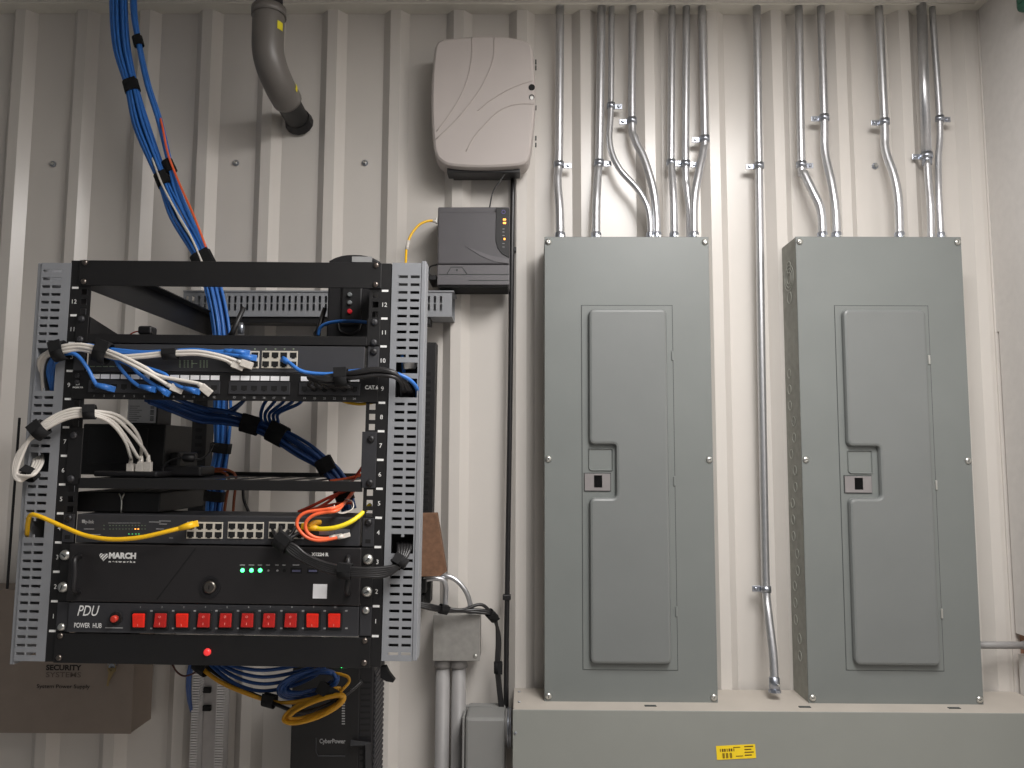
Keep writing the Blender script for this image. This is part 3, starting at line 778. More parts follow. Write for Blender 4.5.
for (px,py,mm) in ((350,295,mCHR),(350,303,mCHR),(350,311.5,mRLED)):
    c_ = Q(px,py,.155); g = G(); g.tube([c_, c_-RA[1]*.004, c_-RA[1]*.006], [.0042,.0042,.003], 14, 1); sub(cp, 'button', g, mat('grey_button', (112,116,116), .5) if mm is mCHR else mat('red_button', (190,40,50), .4, emit=.25, erg=(200,30,40)))
g = G(); g.tube([Q(x,y,.157) for x,y in ((338,322),(340,331),(349,334),(358,331),(361,322))], .0022, 8, 4); t.part('carry_loop', g, mBLKP)
g = G(); ax0 = L(352,258,.158)[0]; g.rbox(ax0, L(372,258,.158)[0], L(360,262,.158)[1], L(360,256.5,.158)[1], .158, .162); sub(bd, 'grey_top_panel', g, mGRY)
cable('blue_antenna_lead', 'blue cord bowing across the rounded black unit below the top bar', [Q(318,335,.14), Q(320,328,.135), Q(327,323.5,.13), Q(338,321.5,.125), Q(352,321,.12), Q(364,322,.11), Q(376,323.5,.09)], .003, mBLUE)
# --- U10 switch
t = Thing('network_switch', 'upper dark grey network switch above the patch panel, few ports used', 'network switch')
v0, v1 = uz(10)+.0008, uz(10)+U1-.0008
g = G(); g.rbox(-.2185, .2185, v0, v1, -.002, .2, .001); cs = t.part('case', g, mSWI)
g = G(); u_ = L(367,360)[0]; g.rbox(u_-.0008, u_+.0008, v0+.002, v1-.002, -.0026, -.0018); sub(cs, 'face_seam', g, mBLK)
ears(t, 10, 1, mSWI, -.0024, ((1,.8),(-1,.8)), mBLKP)
port_rows(t, [236.8,246,255.2], [355,364], -.002, .0066)
port_rows(t, [266.3,275.4,284,293.6], [355,364], -.002, .0066)
g = G()
for x in (255,266,275.5,284.5,293.5): u_, v_ = L(x,349,-.002); g.rbox(u_-.0012,u_+.0012,v_-.0008,v_+.0008,-.0024,-.0019)
for x in (180,184.5,188,192,200.5,204,207):
    for k in range(4):
        u_, v_ = L(x,361+k*2,-.002); g.rbox(u_-.0011,u_+.0011,v_-.0007,v_+.0007,-.0024,-.0019)
for x0_ in (193,196): u_, v_ = L(x0_,363.5,-.002); g.rbox(u_-.002,u_+.002,v_-.0005,v_+.0005,-.0024,-.0019)
for k in range(6): u_, v_ = L(86+k*6.5,366.5,-.002); g.rbox(u_-.004,u_+.004,v_-.0006,v_+.0006,-.0024,-.0019)
sub(cs, 'panel_marking', g, mat('pale_green_print', (142,158,132), .6))
# --- U9 patch panel
t = Thing('patch_panel', 'black patch panel with a row of sockets and white label strips', 'patch panel')
v0, v1 = uz(9)+.0004, uz(9)+U1-.0004
g = G(); g.rbox(-.2413, .2413, v0, v1, -.003, -.0004, .0006); fc = t.part('face_plate', g, mBLK)
grp = [[95.7+i*10.0 for i in range(6)], [165+i*10.1 for i in range(6)], [235.5+i*9.95 for i in range(6)], [305.6+i*9.9 for i in range(6)]]
num = 1
for gi, cols in enumerate(grp):
    ua = L(cols[0],386)[0]-.009; ub = L(cols[-1],386)[0]+.009
    g = G(); g.rbox(ua, ub, L(200,394)[1], L(200,381.5)[1], -.0055, -.003, .0008); mod = t.part('socket_module', g, mCHR)
    g = G(); tx = G()
    for x in cols:
        u_ = L(x,388)[0]; v_ = L(x-(0 if x < 230 else 0),388)[1]
        vv = (L(220,388)[1])
        sub(mod, 'port', jack(Wd(u_, vv, -.0056), .0046), mBLKD)
        g.rbox(u_-.0068, u_+.0068, L(220,380.3)[1], L(220,375.8)[1], -.0042, -.0029)
        text(tx, str(num), Wd(u_, L(220,397.3)[1], -.0031), .0032, None, RA, .0001); num += 1
    sub(fc, 'white_label_marking', g, mLBL); sub(fc, 'number_lettering', tx, mGRY)
g = G(); text(g, 'CAT.6', Wd(L(372,387.5)[0], L(372,387.5)[1], -.0032), .0058, .0205, RA, .00025)
text(g, '24', Wd(L(79,384)[0], L(79,384)[1], -.0032), .004, None, RA, .0002); text(g, 'PORTS', Wd(L(79,387.6)[0], L(79,387.6)[1], -.0032), .0022, .016, RA, .0001)
sub(fc, 'lettering', g, mWHT)
for sg in (-1,):
    for fr in (.82,.6): sub(fc, 'plate_screw', screw(Wd(sg*.2325, uz(9)+U1*fr, -.003), .0042, RA, .003), mCHR)
# --- U6-7 shelf
t = Thing('rack_shelf', 'deep black rack shelf across the middle of the rack with slotted floor', 'shelf')
vl0, vl1 = L(220,490)[1], L(220,479.5)[1]
g = G(); g.rbox(-.2215, .2215, vl0, vl1, -.003, .0, .0008); t.part('front_lip', g, mBLK)
xs = [-.2215]+[(-.2215+.443*(k+.5)/10)+d_ for k in range(10) for d_ in (-.016,.016)]+[.2215]
ys = [0,.012,.235,.25]
g = G(); g.plate(xs, ys, lambda i, j: j == 1 and i % 2 == 1 and i > 7, lambda x, z, y: Wd(x, vl1-.001-y, z), .0015); t.part('slotted_floor', g, mBLK)
g = G(); g.rbox(-.2215, .2215, vl1-.002, vl1+.006, .248, .2505); t.part('rear_lip', g, mBLK)
for sg in (-1,1):
    g = G(); g.rbox(sg*.2185, sg*.2413, uz(6)+.001, uz(8)-.001, -.003, -.0005, .0006); e = t.part('mounting_ear', g, mBLK if sg < 0 else mCHR)
    for fr in (.1,.86): sub(e, 'ear_screw', screw(Wd(sg*.2325, uz(6)+2*U1*fr, -.003), .0058, RA, .0036), mBLKP if sg > 0 else mCHR)
# things on / behind the shelf
t = Thing('black_device', 'large matte black box standing at the back of the middle rack shelf', 'electronic unit')
g = G(); a0, b0 = L(81,460,.14)[0], L(164,460,.14)[0]; g.rbox(a0, b0, vl1+.0005, L(120,424,.14)[1], .14, .25, .002); cs = t.part('case', g, mBLK)
g = G(); c_ = Q(165,452,.2); g.rbox(b0, b0+.018, vl1+.0005, L(165,452,.16)[1], .16, .24, .004); t.part('side_pod', g, mBLK)
g = G(); g.rbox(a0+.012, b0-.03, vl1+.02, L(120,428,.14)[1], .1385, .1405, .001); sub(cs, 'face_panel', g, mBLKP)
t = Thing('lower_black_box', 'black box with a hanging steel clip on the lower switch top', 'electronic unit')
g = G(); a0, b0 = L(77,500,.03)[0], L(160,500,.03)[0]; g.rbox(a0, b0, uz(5)+.0005, L(120,492,.03)[1], .03, .2, .002); t.part('case', g, mBLK)
g = G(); g.tube([Q(119,493,.025), Q(121.5,500,.025), Q(121,513,.025)], .0012, 6, 3); g2 = G(); t.part('wire_clip', g, mSCR); g2.tube([Q(124.5,493,.025), Q(121.5,500,.025)], .0012, 6, 1); t.part('wire_clip', g2, mSCR)
t = Thing('labelled_box', 'white-labelled small box on top of the large black device', 'box')
vv = L(120,424,.14)[1]
g = G(); a0, b0 = L(127.5,410,.16)[0], L(158,410,.16)[0]; g.rbox(a0, b0, vv+.0005, vv+.05, .16, .215, .002); t.part('case', g, mCHR)
g = G(); vc = L(140,418,.158)[1]; vtp = vv+.048; g.rbox(a0+.001, b0-.003, vv+.003, vtp, .1592, .16); lb = t.part('paper_label', g, mLBL)
g = G()
for k in range(8): g.rbox(a0+.004, a0+.018+.004*(k%3), vv+.007+k*.0036, vv+.008+k*.0036, .1588, .1592)
sub(lb, 'print_lettering', g, mGRY)
g = G()
for k in range(12):
    if k not in (4,9): g.rbox(b0-.013, b0-.0065, vv+.007+k*.0022, vv+.0082+k*.0022, .1588, .1592)
sub(lb, 'barcode_marking', g, mSECT)
t = Thing('small_switch', 'small black switch lying on the middle shelf with white plugs in it', 'network switch')
g = G(); a0, b0 = L(98,475,.06)[0], L(161,475,.06)[0]; vsw = L(120,471,.06)[1]; g.rbox(a0, b0, vl1+.0005, vsw, .045, .11, .003); t.part('case', g, mBLKP)
t = Thing('power_brick', 'black power brick lying on the middle shelf beside the blue trunk', 'power adapter')
g = G(); a0, b0 = L(164,474,.12)[0], L(206,474,.12)[0]; g.rbox(a0, b0, vl1+.0005, L(185,466,.12)[1], .1, .16, .004); t.part('case', g, mBLKP)
cable('power_lead', 'thin black lead with a ferrite lump arching over the power brick', [Q(162,476,.09), Q(164,466,.09), Q(172,460,.09), Q(186,457.5,.09), Q(200,459,.1), Q(209,453,.12), Q(213,444,.14)], .0018, mBLC)
t = Thing('ferrite_bead', 'black ferrite lump on the thin lead above the power brick', 'ferrite bead')
g = G(); g.tube([Q(182,458,.09), Q(184,457.6,.09), Q(194,457.8,.094), Q(196,458.2,.095)], [.003,.0072,.0072,.003], 12, 1); t.me(g, mBLKP)
# --- U4 switch
t = Thing('network_switch', 'lower black network switch with two rows of ports and status lights', 'network switch')
v0, v1 = uz(4)+.0008, uz(4)+U1-.0006
g = G(); g.rbox(-.2195, .2195, v0, v1, -.002, .10, .001); cs = t.part('case', g, mCHR)
ears(t, 4, 1, mCHR, -.0024, ((-1,.85),(1,.85)), mBLKP)
g = G()
for sg in (-1,1): g.rbox(sg*.2325-.004, sg*.2325+.004, v0+.005, v0+.011, -.0028, -.002)
sub(cs, 'ear_slot_marking', g, mBLKD)
for cols in ([191.2,200.3,209.6,218.9],[232.3,241.4,250.6,259.8],[273,282.2,291.3,300.4]): port_rows(t, cols, [526,534.3], -.002, .0064)
for x in (323,330.5,338.5,346):
    u_, v_ = L(x,532,-.002); g = G(); g.rbox(u_-.006,u_+.006,v_-.0045,v_+.0045,-.003,0,.0005); sf = t.part('fibre_slot', g, mGAL2)
g = G(); g2 = G()
text(g, 'tp-link', Wd(L(90,521.5)[0]+.0, L(90,521.5)[1], -.0021), .005, .0155, RA, .0002)
u_, v_ = L(83.5,521.3,-.002); g.rbox(u_-.0022,u_+.0022,v_-.0025,v_+.0025,-.0024,-.0019)
for x, y, w in ((89,529,.008),(94,534.5,.010),(155,522,.009),(165,521,.009),(163,524,.006),(160,529,.006),(165,532,.005),(171,538,.003)):
    u_, v_ = L(x,y,-.002); g.rbox(u_-w,u_+w,v_-.0005,v_+.0005,-.0024,-.0019)
for k in range(9): u_, v_ = L(110+k*3.6,523,-.002); g.rbox(u_-.0025,u_+.0025,v_-.0003,v_+.0003,-.0024,-.0019)
sub(cs, 'lettering', g, mGRY)
g = G(); 
for x in [104]+[110+k*3.2 for k in range(12)]:
    for y in (525.5,529): u_, v_ = L(x,y,-.002); g.rbox(u_-.0009,u_+.0009,v_-.0007,v_+.0007,-.0024,-.0019)
sub(cs, 'indicator_marking', g, mat('dim_led', (96,110,92), .5))
for x in (135.5,138.5):
    u_, v_ = L(x,529,-.002); g = G(); g.rbox(u_-.001,u_+.001,v_-.0008,v_+.0008,-.0027,-.002); sub(cs, 'amber_light', g, mALED)
for x in (129,132.5,136,139):
    u_, v_ = L(x,534,-.002); g = G(); g.rbox(u_-.0008,u_+.0008,v_-.0006,v_+.0006,-.0027,-.002); sub(cs, 'green_light', g, mat('soft_green_led', (90,200,120), .5, emit=.6))
# --- U2-3 recorder
t = Thing('video_recorder', 'wide black two-unit video recorder with handles and three green lights', 'video recorder')
v0, v1 = uz(2)+.0012, uz(4)-.0012
g = G(); g.rbox(-.2265, .2235, v0, v1, -.006, .3, .0015); cs = t.part('case', g, mNVR)
for sg in (-1,1):
    g = G(); g.rbox(sg*.2225, sg*.2413, v0, v1, -.0024, -.0004, .0006); e = t.part('mounting_ear', g, mBLK)
    for fr in (.24,.8): 
        c_ = Wd(sg*.2335, v0+(v1-v0)*fr, -.0024); sub(e, 'thumb_screw', screw(c_, .0082, RA, .006), mSCR); sub(e, 'screw_slot', slot(c_, .007, RA, .0062, random.random()*3), mSEAM)
for px0, a, b in ((74.5,556,592),(348,557,594)):
    pts = [Q(px0+7*(1 if px0 < 200 else 0), a, .0), Q(px0+3*(1 if px0 < 200 else 0), a+.5, -.014), Q(px0, a+4, -.026), Q(px0, (a+b)/2, -.027), Q(px0-1, b-4, -.026), Q(px0+2*(1 if px0 < 200 else 0), b, -.014), Q(px0+6*(1 if px0 < 200 else 0), b, .0)]
    g = G(); g.tube(pts, .0042, 12, 5); t.part('handle', g, mBLKP)
def rl(px, py, w=-.006): u, v = L(px, py, w); return Wd(u, v, w)
g = G(); text(g, 'MARCH', rl(122.5,555.6), .0082, .042, RA, .0007); text(g, 'n e t w o r k s', rl(122,561.6), .0026, .041, RA, .0002)
hc = rl(103.8,556.6); hp = []
for k in range(28):
    a = 2*math.pi*k/28; hp.append((.0068*math.sin(a)**3, .0068/16*(13*math.cos(a)-5*math.cos(2*a)-2*math.cos(3*a)-math.cos(4*a))))
hg = G(); hg.add([hc+RA[0]*x+RA[2]*z-RA[1]*.0003 for x, z in hp], [tuple(range(28))]); hm = sub(cs, 'heart_emblem', hg, mWHT)
for k in (-1,0,1):
    a_ = .8; x_ = RA[0]*math.cos(a_)+RA[2]*math.sin(a_); z_ = RA[2]*math.cos(a_)-RA[0]*math.sin(a_)
    eg = G(); eg.obox(hc+z_*k*.0034+RA[2]*.0012-x_*.001*k-RA[1]*.0004, (x_, RA[1], z_), (.0052,.0001,.00055)); sub(cs, 'emblem_stripe', eg, mNVR)
sub(cs, 'lettering', g, mWHT)
g = G(); text(g, 'X1224 R', rl(320,554.3), .0048, .027, RA, .0004); sub(cs, 'model_lettering', g, mWHT)
p0, p1 = rl(195.5,548.5), rl(157,599.5); dv = dirv(p0,p1); g = G(); g.obox((p0+p1)/2-RA[1]*.0001, (dv, RA[1], dv.cross(RA[1])), ((p1-p0).length/2,.0004,.0011)); sub(cs, 'slanted_groove', g, mBLKD)
c_ = rl(210,587); g = G(); g.ring(c_, RA, .0165, .0125, .0015, 28); lk = t.part('key_lock', g, mBLKP); g = G(); g.tube([c_, c_-RA[1]*.0025, c_-RA[1]*.004], [.0095,.0095,.007], 20, 1); sub(lk, 'lock_barrel', g, mat('lock_steel', (120,114,108), .3, .9)); g = G(); g.obox(c_-RA[1]*.0041, RA, (.0007,.0003,.003)); sub(lk, 'keyhole', g, mBLKD)
for x in (242.5,251.5,260.2):
    c_ = rl(x,570.3); g = G(); g.tube([c_, c_-RA[1]*.0012, c_-RA[1]*.0018], [.0031,.0029,.0016], 12, 1); t.part('status_light', g, mGLED, 'lit green light')
for x in (268.5,277.5,284.5):
    c_ = rl(x,570.5); g = G(); g.tube([c_, c_-RA[1]*.001], .0016 if x < 280 else .0026, 10, 1); t.part('button', g, mGRY if x < 280 else mBLKD)
g = G()
for x, w in ((242.5,.004),(251.5,.0042),(260,.0034),(268,.003),(277,.0026),(284,.0024),(296,.005)):
    c_ = rl(x,565); g.obox(c_-RA[1]*.0002, RA, (w,.0002,.0007))
sub(cs, 'caption_lettering', g, mGRY)
for x in (296.5,313):
    c_ = rl(x,570.3); g = G(); g.obox(c_-RA[1]*.0002, RA, (.0088,.0006,.0042), .0004); us = t.part('usb_port', g, mBLKD); g = G(); g.obox(c_-RA[1]*.0009-RA[2]*.0008, RA, (.0062,.0003,.0014)); sub(us, 'contact_tongue', g, mat('usb_violet', (84,84,112), .5))
c_ = rl(320,591.3); g = G(); g.obox(c_-RA[1]*.0003, RA, (.0107,.0003,.0107)); t.part('white_sticker', g, mLBL)
# --- U1 PDU
t = Thing('power_strip', 'black rack power strip with a row of ten red rocker switches', 'power strip')
v0, v1 = uz(1)+.0006, uz(2)-.0006
g = G(); g.rbox(-.2225, .2225, v0, v1, -.005, .12, .001); cs = t.part('case', g, mCHR)
ears(t, 1, 1, mCHR, -.0024, ((-1,.14),(1,.88)), mSCR)
g = G(); g.rbox(-.2225,.2225,v0-.0002,v0+.002,-.0055,-.004); sub(cs, 'lower_edge', g, mSWI)
g = G(); text(g, 'PDU', rl(88.5,610.5,-.005), .0155, .0335, RA, .0001, .28); text(g, 'POWER  HUB', rl(88,625.3,-.005), .0072, .042, RA, .0001)
sub(cs, 'lettering', g, mWHT)
g = G(); c_ = rl(114,627.8,-.005); g.obox(c_-RA[1]*.0002, RA, (.0135,.0002,.0007)); tx = G()
for i in range(10):
    text(g, str(i+1), rl(140.5+i*21.65,607,-.005), .0028, None, RA, .0001)
    for y in (610.8,628.3):
        c_ = rl(151.5+i*21.65,y,-.005); g.obox(c_-RA[1]*.0002, RA, (.0018,.0002,.0011))
sub(cs, 'small_lettering', g, mGRY)
c_ = rl(116.5,618,-.005); g = G(); g.tube([c_, c_-RA[1]*.003], .0098, 20, 1); rb = t.part('reset_breaker', g, mBLKD); g = G(); c2 = c_-RA[1]*.003; g.tube([c2, c2-RA[1]*.006, c2-RA[1]*.0075], [.0052,.0052,.0035], 14, 1); sub(rb, 'reset_button', g, mat('red_plastic', (196,58,44), .4))
for i in range(10):
    c_ = rl(139.8+i*21.66,620,-.005)
    g = G(); g.obox(c_-RA[1]*.0012, RA, (.0122,.0014,.0142), .0012); rk = t.part('rocker_switch', g, mBLKD)
    on = i in (0,2,8,9)
    an = .17 if on else -.17
    ax_ = (RA[0], RA[1]*math.cos(an)+RA[2]*math.sin(an), RA[2]*math.cos(an)-RA[1]*math.sin(an))
    g = G(); g.obox(c_-RA[1]*.0028, ax_, (.0089,.0026,.0102), .001); sub(rk, 'rocker', g, mREDH if on else mREDB)
    g = G(); 
    if not on:
        g.ring(c_-RA[1]*.0064+RA[2]*.0058, ax_, .0017, .0012, .0002, 12); sub(rk, 'off_symbol_marking', g, mat('pale_red_print', (240,140,130), .5))
    g = G(); g.obox(c_-ax_[1]*.0061-RA[2]*.0055, ax_, (.0005,.0002,.0018)); sub(rk, 'on_symbol_marking', g, mat('pale_red_print', (240,140,130), .5))
c_ = Wd(L(207.5,652,-.004)[0], L(207.5,652,-.004)[1], -.0035); t = Thing('pilot_lamp', 'small red pilot lamp in the black bar at the rack bottom', 'lamp')
g = G(); g.tube([c_, c_-RA[1]*.003, c_-RA[1]*.005], [.0056,.0053,.003], 16, 1); t.me(g, mRLED)

# ------------------------------------------------------------------ wall duct behind rack, and low white duct
t = Thing('wire_duct', 'grey slotted wire duct lying horizontally on the wall behind the rack', 'wire duct', 'grey slotted wire ducts')
dD = .075; xa = P(183,304,dD).x; xb = P(452,304,dD).x; za = P(300,316.5,dD).z; zb2 = P(300,292,dD).z
p = .0135; n = int((xb-xa-.01)/p); xs = [xa]
for k in range(n): xs += [xa+.006+k*p, xa+.006+k*p+.0055]
xs.append(xb); hz_ = zb2-za; zs = [za, za+hz_*.24, za+hz_*.52, za+hz_*.56, za+hz_*.84, zb2]
g = G(); g.plate(xs, zs, lambda i, j: j in (1,3) and i % 2 == 1 and i < len(xs)-2, lambda x, z, y: V((x, -dD+y, z)), .002); t.part('slotted_face', g, mDUCT)
g = G(); g.box(xa, xb, -.002, 0, za, zb2); t.part('back_wall', g, mDUCT)
g = G(); g.box(xa, xb, -dD+.002, -.002, za, za+.002); t.part('lower_wall', g, mDUCT)
g = G(); g.box(xa, xb+.004, -dD-.003, -.0, zb2, zb2+.003); t.part('cover', g, mDUCT)
t = Thing('wire_duct', 'pale narrow vertical wire duct with fine teeth on the wall below the rack', 'wire duct', 'grey slotted wire ducts')
dW = .05; zt_ = P(205,655,dW).z; zb_ = EYE-1.15
xl0, xl1, xr0, xr1 = P(187,720,dW).x, P(194.5,720,dW).x, P(212,720,dW).x, P(220.5,720,dW).x
g = G(); g.box(xl0, xr1, -.003, 0, zb_, zt_); bs = t.part('base', g, mat('duct_base', (196,192,190), .6))
g = G(); N = 0; z = zb_+.004
for (a_, b__) in ((xl0, xl1),(xr0, xr1)):
    z = max(zb_, P(205,790,dW).z)
    while z < zt_-.004:
        g.box(a_, b__, -.03, -.002, z, z+.0034); z += .0055
    g.box(a_, b__, -.006, -.002, zb_, zt_)
q = t.part('tooth_row', g, mDUCTW, 'fine pale teeth along both edges')
for y in (690,708):
    c_ = P(207,y,.006); g = G(); g.obox(c_, X3, (.009,.004,.006), .001); t.part('mounting_clip', g, mBLKD)

# ------------------------------------------------------------------ security power supply box
t = Thing('power_supply_box', 'brown-grey metal enclosure with printed lettering and keys in its lock below rack', 'enclosure')
dS = .09; x1 = P(133,690,dS).x; x0 = P(-60,690,dS).x; z0 = P(60,733.5,dS).z; z1 = P(5,590,dS).z
g = G(); g.box(x0, x1-.001, -dS+.003, 0, z0+.001, z1, .001); cs = t.part('cabinet', g, mSEC)
g = G(); g.box(x0, x1, -dS, -dS+.003, z0, z1, .001); dr = t.part('door', g, mSEC)
g = G(); text(g, 'SECURITY', P(63.8,667.5,dS+.0005), .0105, P(81.5,667,dS).x-P(46,667,dS).x, X3, .0006); sub(dr, 'bold_lettering', g, mSECT)
g = G(); text(g, 'SYSTEMS', P(63.5,674.6,dS+.0005), .0105, P(81,674,dS).x-P(46,674,dS).x, X3, .0001); sub(dr, 'thin_lettering', g, mSECT2)
g = G(); text(g, 'System Power Supply', P(63.3,686.3,dS+.0005), .0078, P(90,686,dS).x-P(37,686,dS).x, X3, .0001); sub(dr, 'small_lettering', g, mSECT)
c_ = P(113,664.5,dS); g = G(); g.cyl(c_, c_-V((0,.006,0)), .0085, 16); lk = t.part('lock', g, mGAL2)
t = Thing('key_bunch', 'small keys hanging from the lock of the brown-grey enclosure', 'keys')
g = G(); g.ring(P(112,667,dS+.012), X3, .009, .0075, .0015, 18); t.part('key_ring', g, mKEY)
for a_, b__ in (((110,670),(107.5,686)),((113.5,670),(108.5,681))):
    g = G(); p0, p1 = P(*a_,dS+.011), P(*b__,dS+.008); dv = dirv(p0,p1); g.obox((p0+p1)/2, (dv, V((0,1,0)), dv.cross(V((0,1,0)))), ((p1-p0).length/2,.0008,.0022)); 
    g.cyl(p0-V((0,.001,0)), p0+V((0,.001,0)), .005, 12); t.part('key', g, mKEY)

# ------------------------------------------------------------------ UPS
t = Thing('battery_backup', 'tall black battery backup unit on the wall below the rack, white lettering', 'battery backup')
dU = .12; x0 = P(291,720,dU).x; x1 = P(373,720,dU).x; z1 = P(330,668,dU).z; z0 = EYE-1.02
g = G(); g.box(x0, x1, -dU+.004, 0, z0, z1, .003); cs = t.part('case', g, mBLKP)
g = G(); g.box(x0, x1-.028, -dU, -dU+.006, z0, z1, .003); fp = t.part('front_face', g, mBLK)
g = G(); g.box(x1-.03, x1, -dU-.0, -dU+.006, z0, z1, .003); t.part('vented_face', g, mBLKP)
g = G()
for k in range(14):
    zz_ = z1-.03-k*.012; g.box(x1-.026, x1-.006, -dU-.0006, -dU+.001, zz_, zz_+.004)
sub(cs, 'vent_marking', g, mBLKD)
g = G()
for k in range(26):
    zz_ = z1-.02-k*.011; g.box(x1-.001, x1+.003, -dU+.01, -.01, zz_, zz_+.005)
g.box(x1-.001, x1+.001, -dU+.01, -.01, z1-.31, z1-.01)
t.part('side_vent', g, mCHR)
g = G(); text(g, 'CyberPower', P(332.5,741,dU+.0005), .0085, P(345,741,dU).x-P(319,741,dU).x, X3, .0003); sub(fp, 'lettering', g, mGRY)
g = G()
for k in range(9): c_ = P(343.5,703+k*2.6,dU); g.box(c_.x-.0035, c_.x+.003, -dU-.0005, -dU, c_.z-.0012, c_.z+.0012)
sub(fp, 'socket_marking', g, mGRY)
g = G(); g.tube([P(a_,y,dU+.001) for a_,y in ((316,738),(316,752),(318,756),(345,756))], .0012, 6, 1); sub(fp, 'front_outline', g, mCHR)
g = G(); g.tube([P(a_,y,dU+.008) for a_,y in ((351,744),(367,743.5),(367,790))], .0085, 4, 1, smooth=False); t.part('bracket', g, mat('ups_trim', (34,34,36), .5))
c_ = P(341,667,dU); g = G(); g.cyl(P(341.5,666.8,dU+.001), P(341.5,666.8,dU+.003), .0022, 10); t.part('status_light', g, mGLED)

# ------------------------------------------------------------------ brown board, junction box, conduits below
t = Thing('brown_board', 'offcut of brown board sticking out beside the wire duct', 'board')
poly = [(p.x, p.z) for p in (P(*q,.12) for q in ((418,513.5),(437,513),(446.5,572),(440,576.5),(418,577)))]
g = G(); g.prism(poly, -.1, -.12, .001); t.me(g, mCARD)
t = Thing('board_bracket', 'small black bracket fixed to wall just under the brown board', 'bracket')
g = G(); c_ = P(425,585,.06); g.box(c_.x-.022, c_.x+.004, -.075, 0, c_.z-.014, c_.z+.014, .002); t.me(g, mBLKP)
t = Thing('junction_box', 'square grey metal junction box with conduits above and below', 'junction box')
dJ = .07; x0 = P(433,640,dJ).x; x1 = P(480,640,dJ).x; z0 = P(456,661,dJ).z; z1 = P(456,615,dJ).z
g = G(); g.box(x0+.001, x1-.001, -dJ+.002, 0, z0+.001, z1-.001, .001); t.part('box_body', g, mJB)
g = G(); g.box(x0, x1, -dJ, -dJ+.002, z0, z1, .0012); t.part('cover', g, mJB)
c_ = P(475.5,656,dJ); t.part('cover_screw', screw(c_, .0045, X3, .003), mSCR)
for lab, xa_, ra in (('grey conduit rising into the junction box, the one nearer the rack',443,.0155),('grey conduit rising into the junction box, the one nearer the disconnect box',459,.0155)):
    t = Thing('lower_conduit', lab, 'conduit', 'grey conduits below the junction box')
    p0 = P(xa_,662,.04); p1 = V((p0.x-.0015, p0.y, .0)); p0.z = z0
    g = G(); g.cyl(p1, p0, ra, 18); t.part('pipe', g, mPVC)
    g = G(); g.tube([p0-V((0,0,.02)), p0-V((0,0,.003)), p0-V((0,0,.001))], [ra*1.18, ra*1.18, ra*1.05], 18, 1); t.part('connector', g, mPVC)
for lab, pts in (('bent silver flexible conduit from the junction box, shorter inner loop',[(445,616,.045),(445.5,600,.045),(446,588,.05),(443,580,.055),(434,578.5,.06),(424,580,.06)]),
                 ('bent silver flexible conduit from the junction box, longer outer loop',[(470.5,616,.045),(470,603,.045),(465,590,.05),(456,580,.05),(446,576,.05),(434,577,.045),(424,581,.045)])):
    t = Thing('flexible_conduit', lab, 'conduit', 'silver loops above the junction box')
    g = G(); g.tube([P(*p_) for p_ in pts], .0055, 10, 6); t.part('pipe', g, mGAL)
    p0 = P(*pts[0]); p0.z = z1; g = G(); g.cyl(p0, p0+V((0,0,.014)), .008, 12); t.part('connector', g, mGAL2)
# black vertical cable on the wall
t = Thing('black_raceway', 'black vertical cable running down the wall from the pale enclosure', 'cable')
g = G(); g.tube([P(513.2,170,.012), P(512,250,.02), P(510.8,350,.012), P(508.6,500,.012), P(506.5,640,.012), P(506,715,.012)], .0058, 10, 3); t.part('cable_jacket', g, mBLC)
for y, x in ((250,512.5),(597,506.8)):
    g = G(); c_ = P(x,y,.014); g.obox(c_, X3, (.009,.008,.006), .002); t.part('clip', g, mBLKP)
cable('thin_wire', 'thin black wire from pale enclosure to dark grey unit', [P(506,172,.05), P(500,181,.05), P(493,192,.05), P(489.5,208,.05)], .0017, mBLC)
t = Thing('plug_adapter', 'small black plug adapter with a curled lead beside the dark grey unit', 'adapter')
g = G(); c_ = P(433.5,279,.06); g.box(c_.x-.01, c_.x+.008, -.075, -.0, c_.z-.006, c_.z+.006, .002); t.part('case', g, mBLKP)
g = G(); g.tube([P(434,277,.07), P(429.5,274,.07), P(430,267,.07), P(437.5,264.5,.07)], .0018, 8, 5); t.part('lead', g, mBLC)
ft = [P(437,221,.07), P(428,221,.075), P(419,225,.08), P(411,235,.085), P(407,246,.09)]
cable('yellow_patch_cord', 'yellow cord looping from dark grey unit down behind the rack duct', ft+[P(406,256,.1), P(405.5,275,.12)], .0028, mYEL, start=('plug', mCLR))
t = Thing('paper_tag', 'translucent tag wrapped on the yellow cord above the duct', 'tag')
g = G(); g.tube([P(408.5,241,.088), P(406.6,250,.093)], .0042, 10, 1); t.me(g, mCLR)
# black cable run over junction box
for k in range(3):
    o = (k-1)*1.6
    cable('black_power_cable', 'black cable draped over the junction box and down to the trough', [P(418,604+o,.14), P(430,607+o*1.2,.13), P(444,609.5+o,.1), P(462,610.5+o*.4,.09), P(480,610+o*1.6-(3 if k == 0 else 0),.08), P(490,613+o,.07), P(496,622+o,.05), P(498.5+o*.8,640,.04), P(497.5+o*.8,665,.035), P(499+o*.8,685,.03), P(502+o*.8,712,.03)], .0036, mBLC, group='black cables over the junction box')
sleeve('black strap on the draped black cables above the junction box corner', P(440,608.5,.107), P(447,610,.098), .0105)
sleeve('black strap on the draped black cables past the junction box', P(489,612.5,.071), P(494.5,618.5,.056), .0105)
sleeve('black strap on the draped black cables low beside the wall', P(498.2,662,.0355), P(498.2,673,.034), .0095)

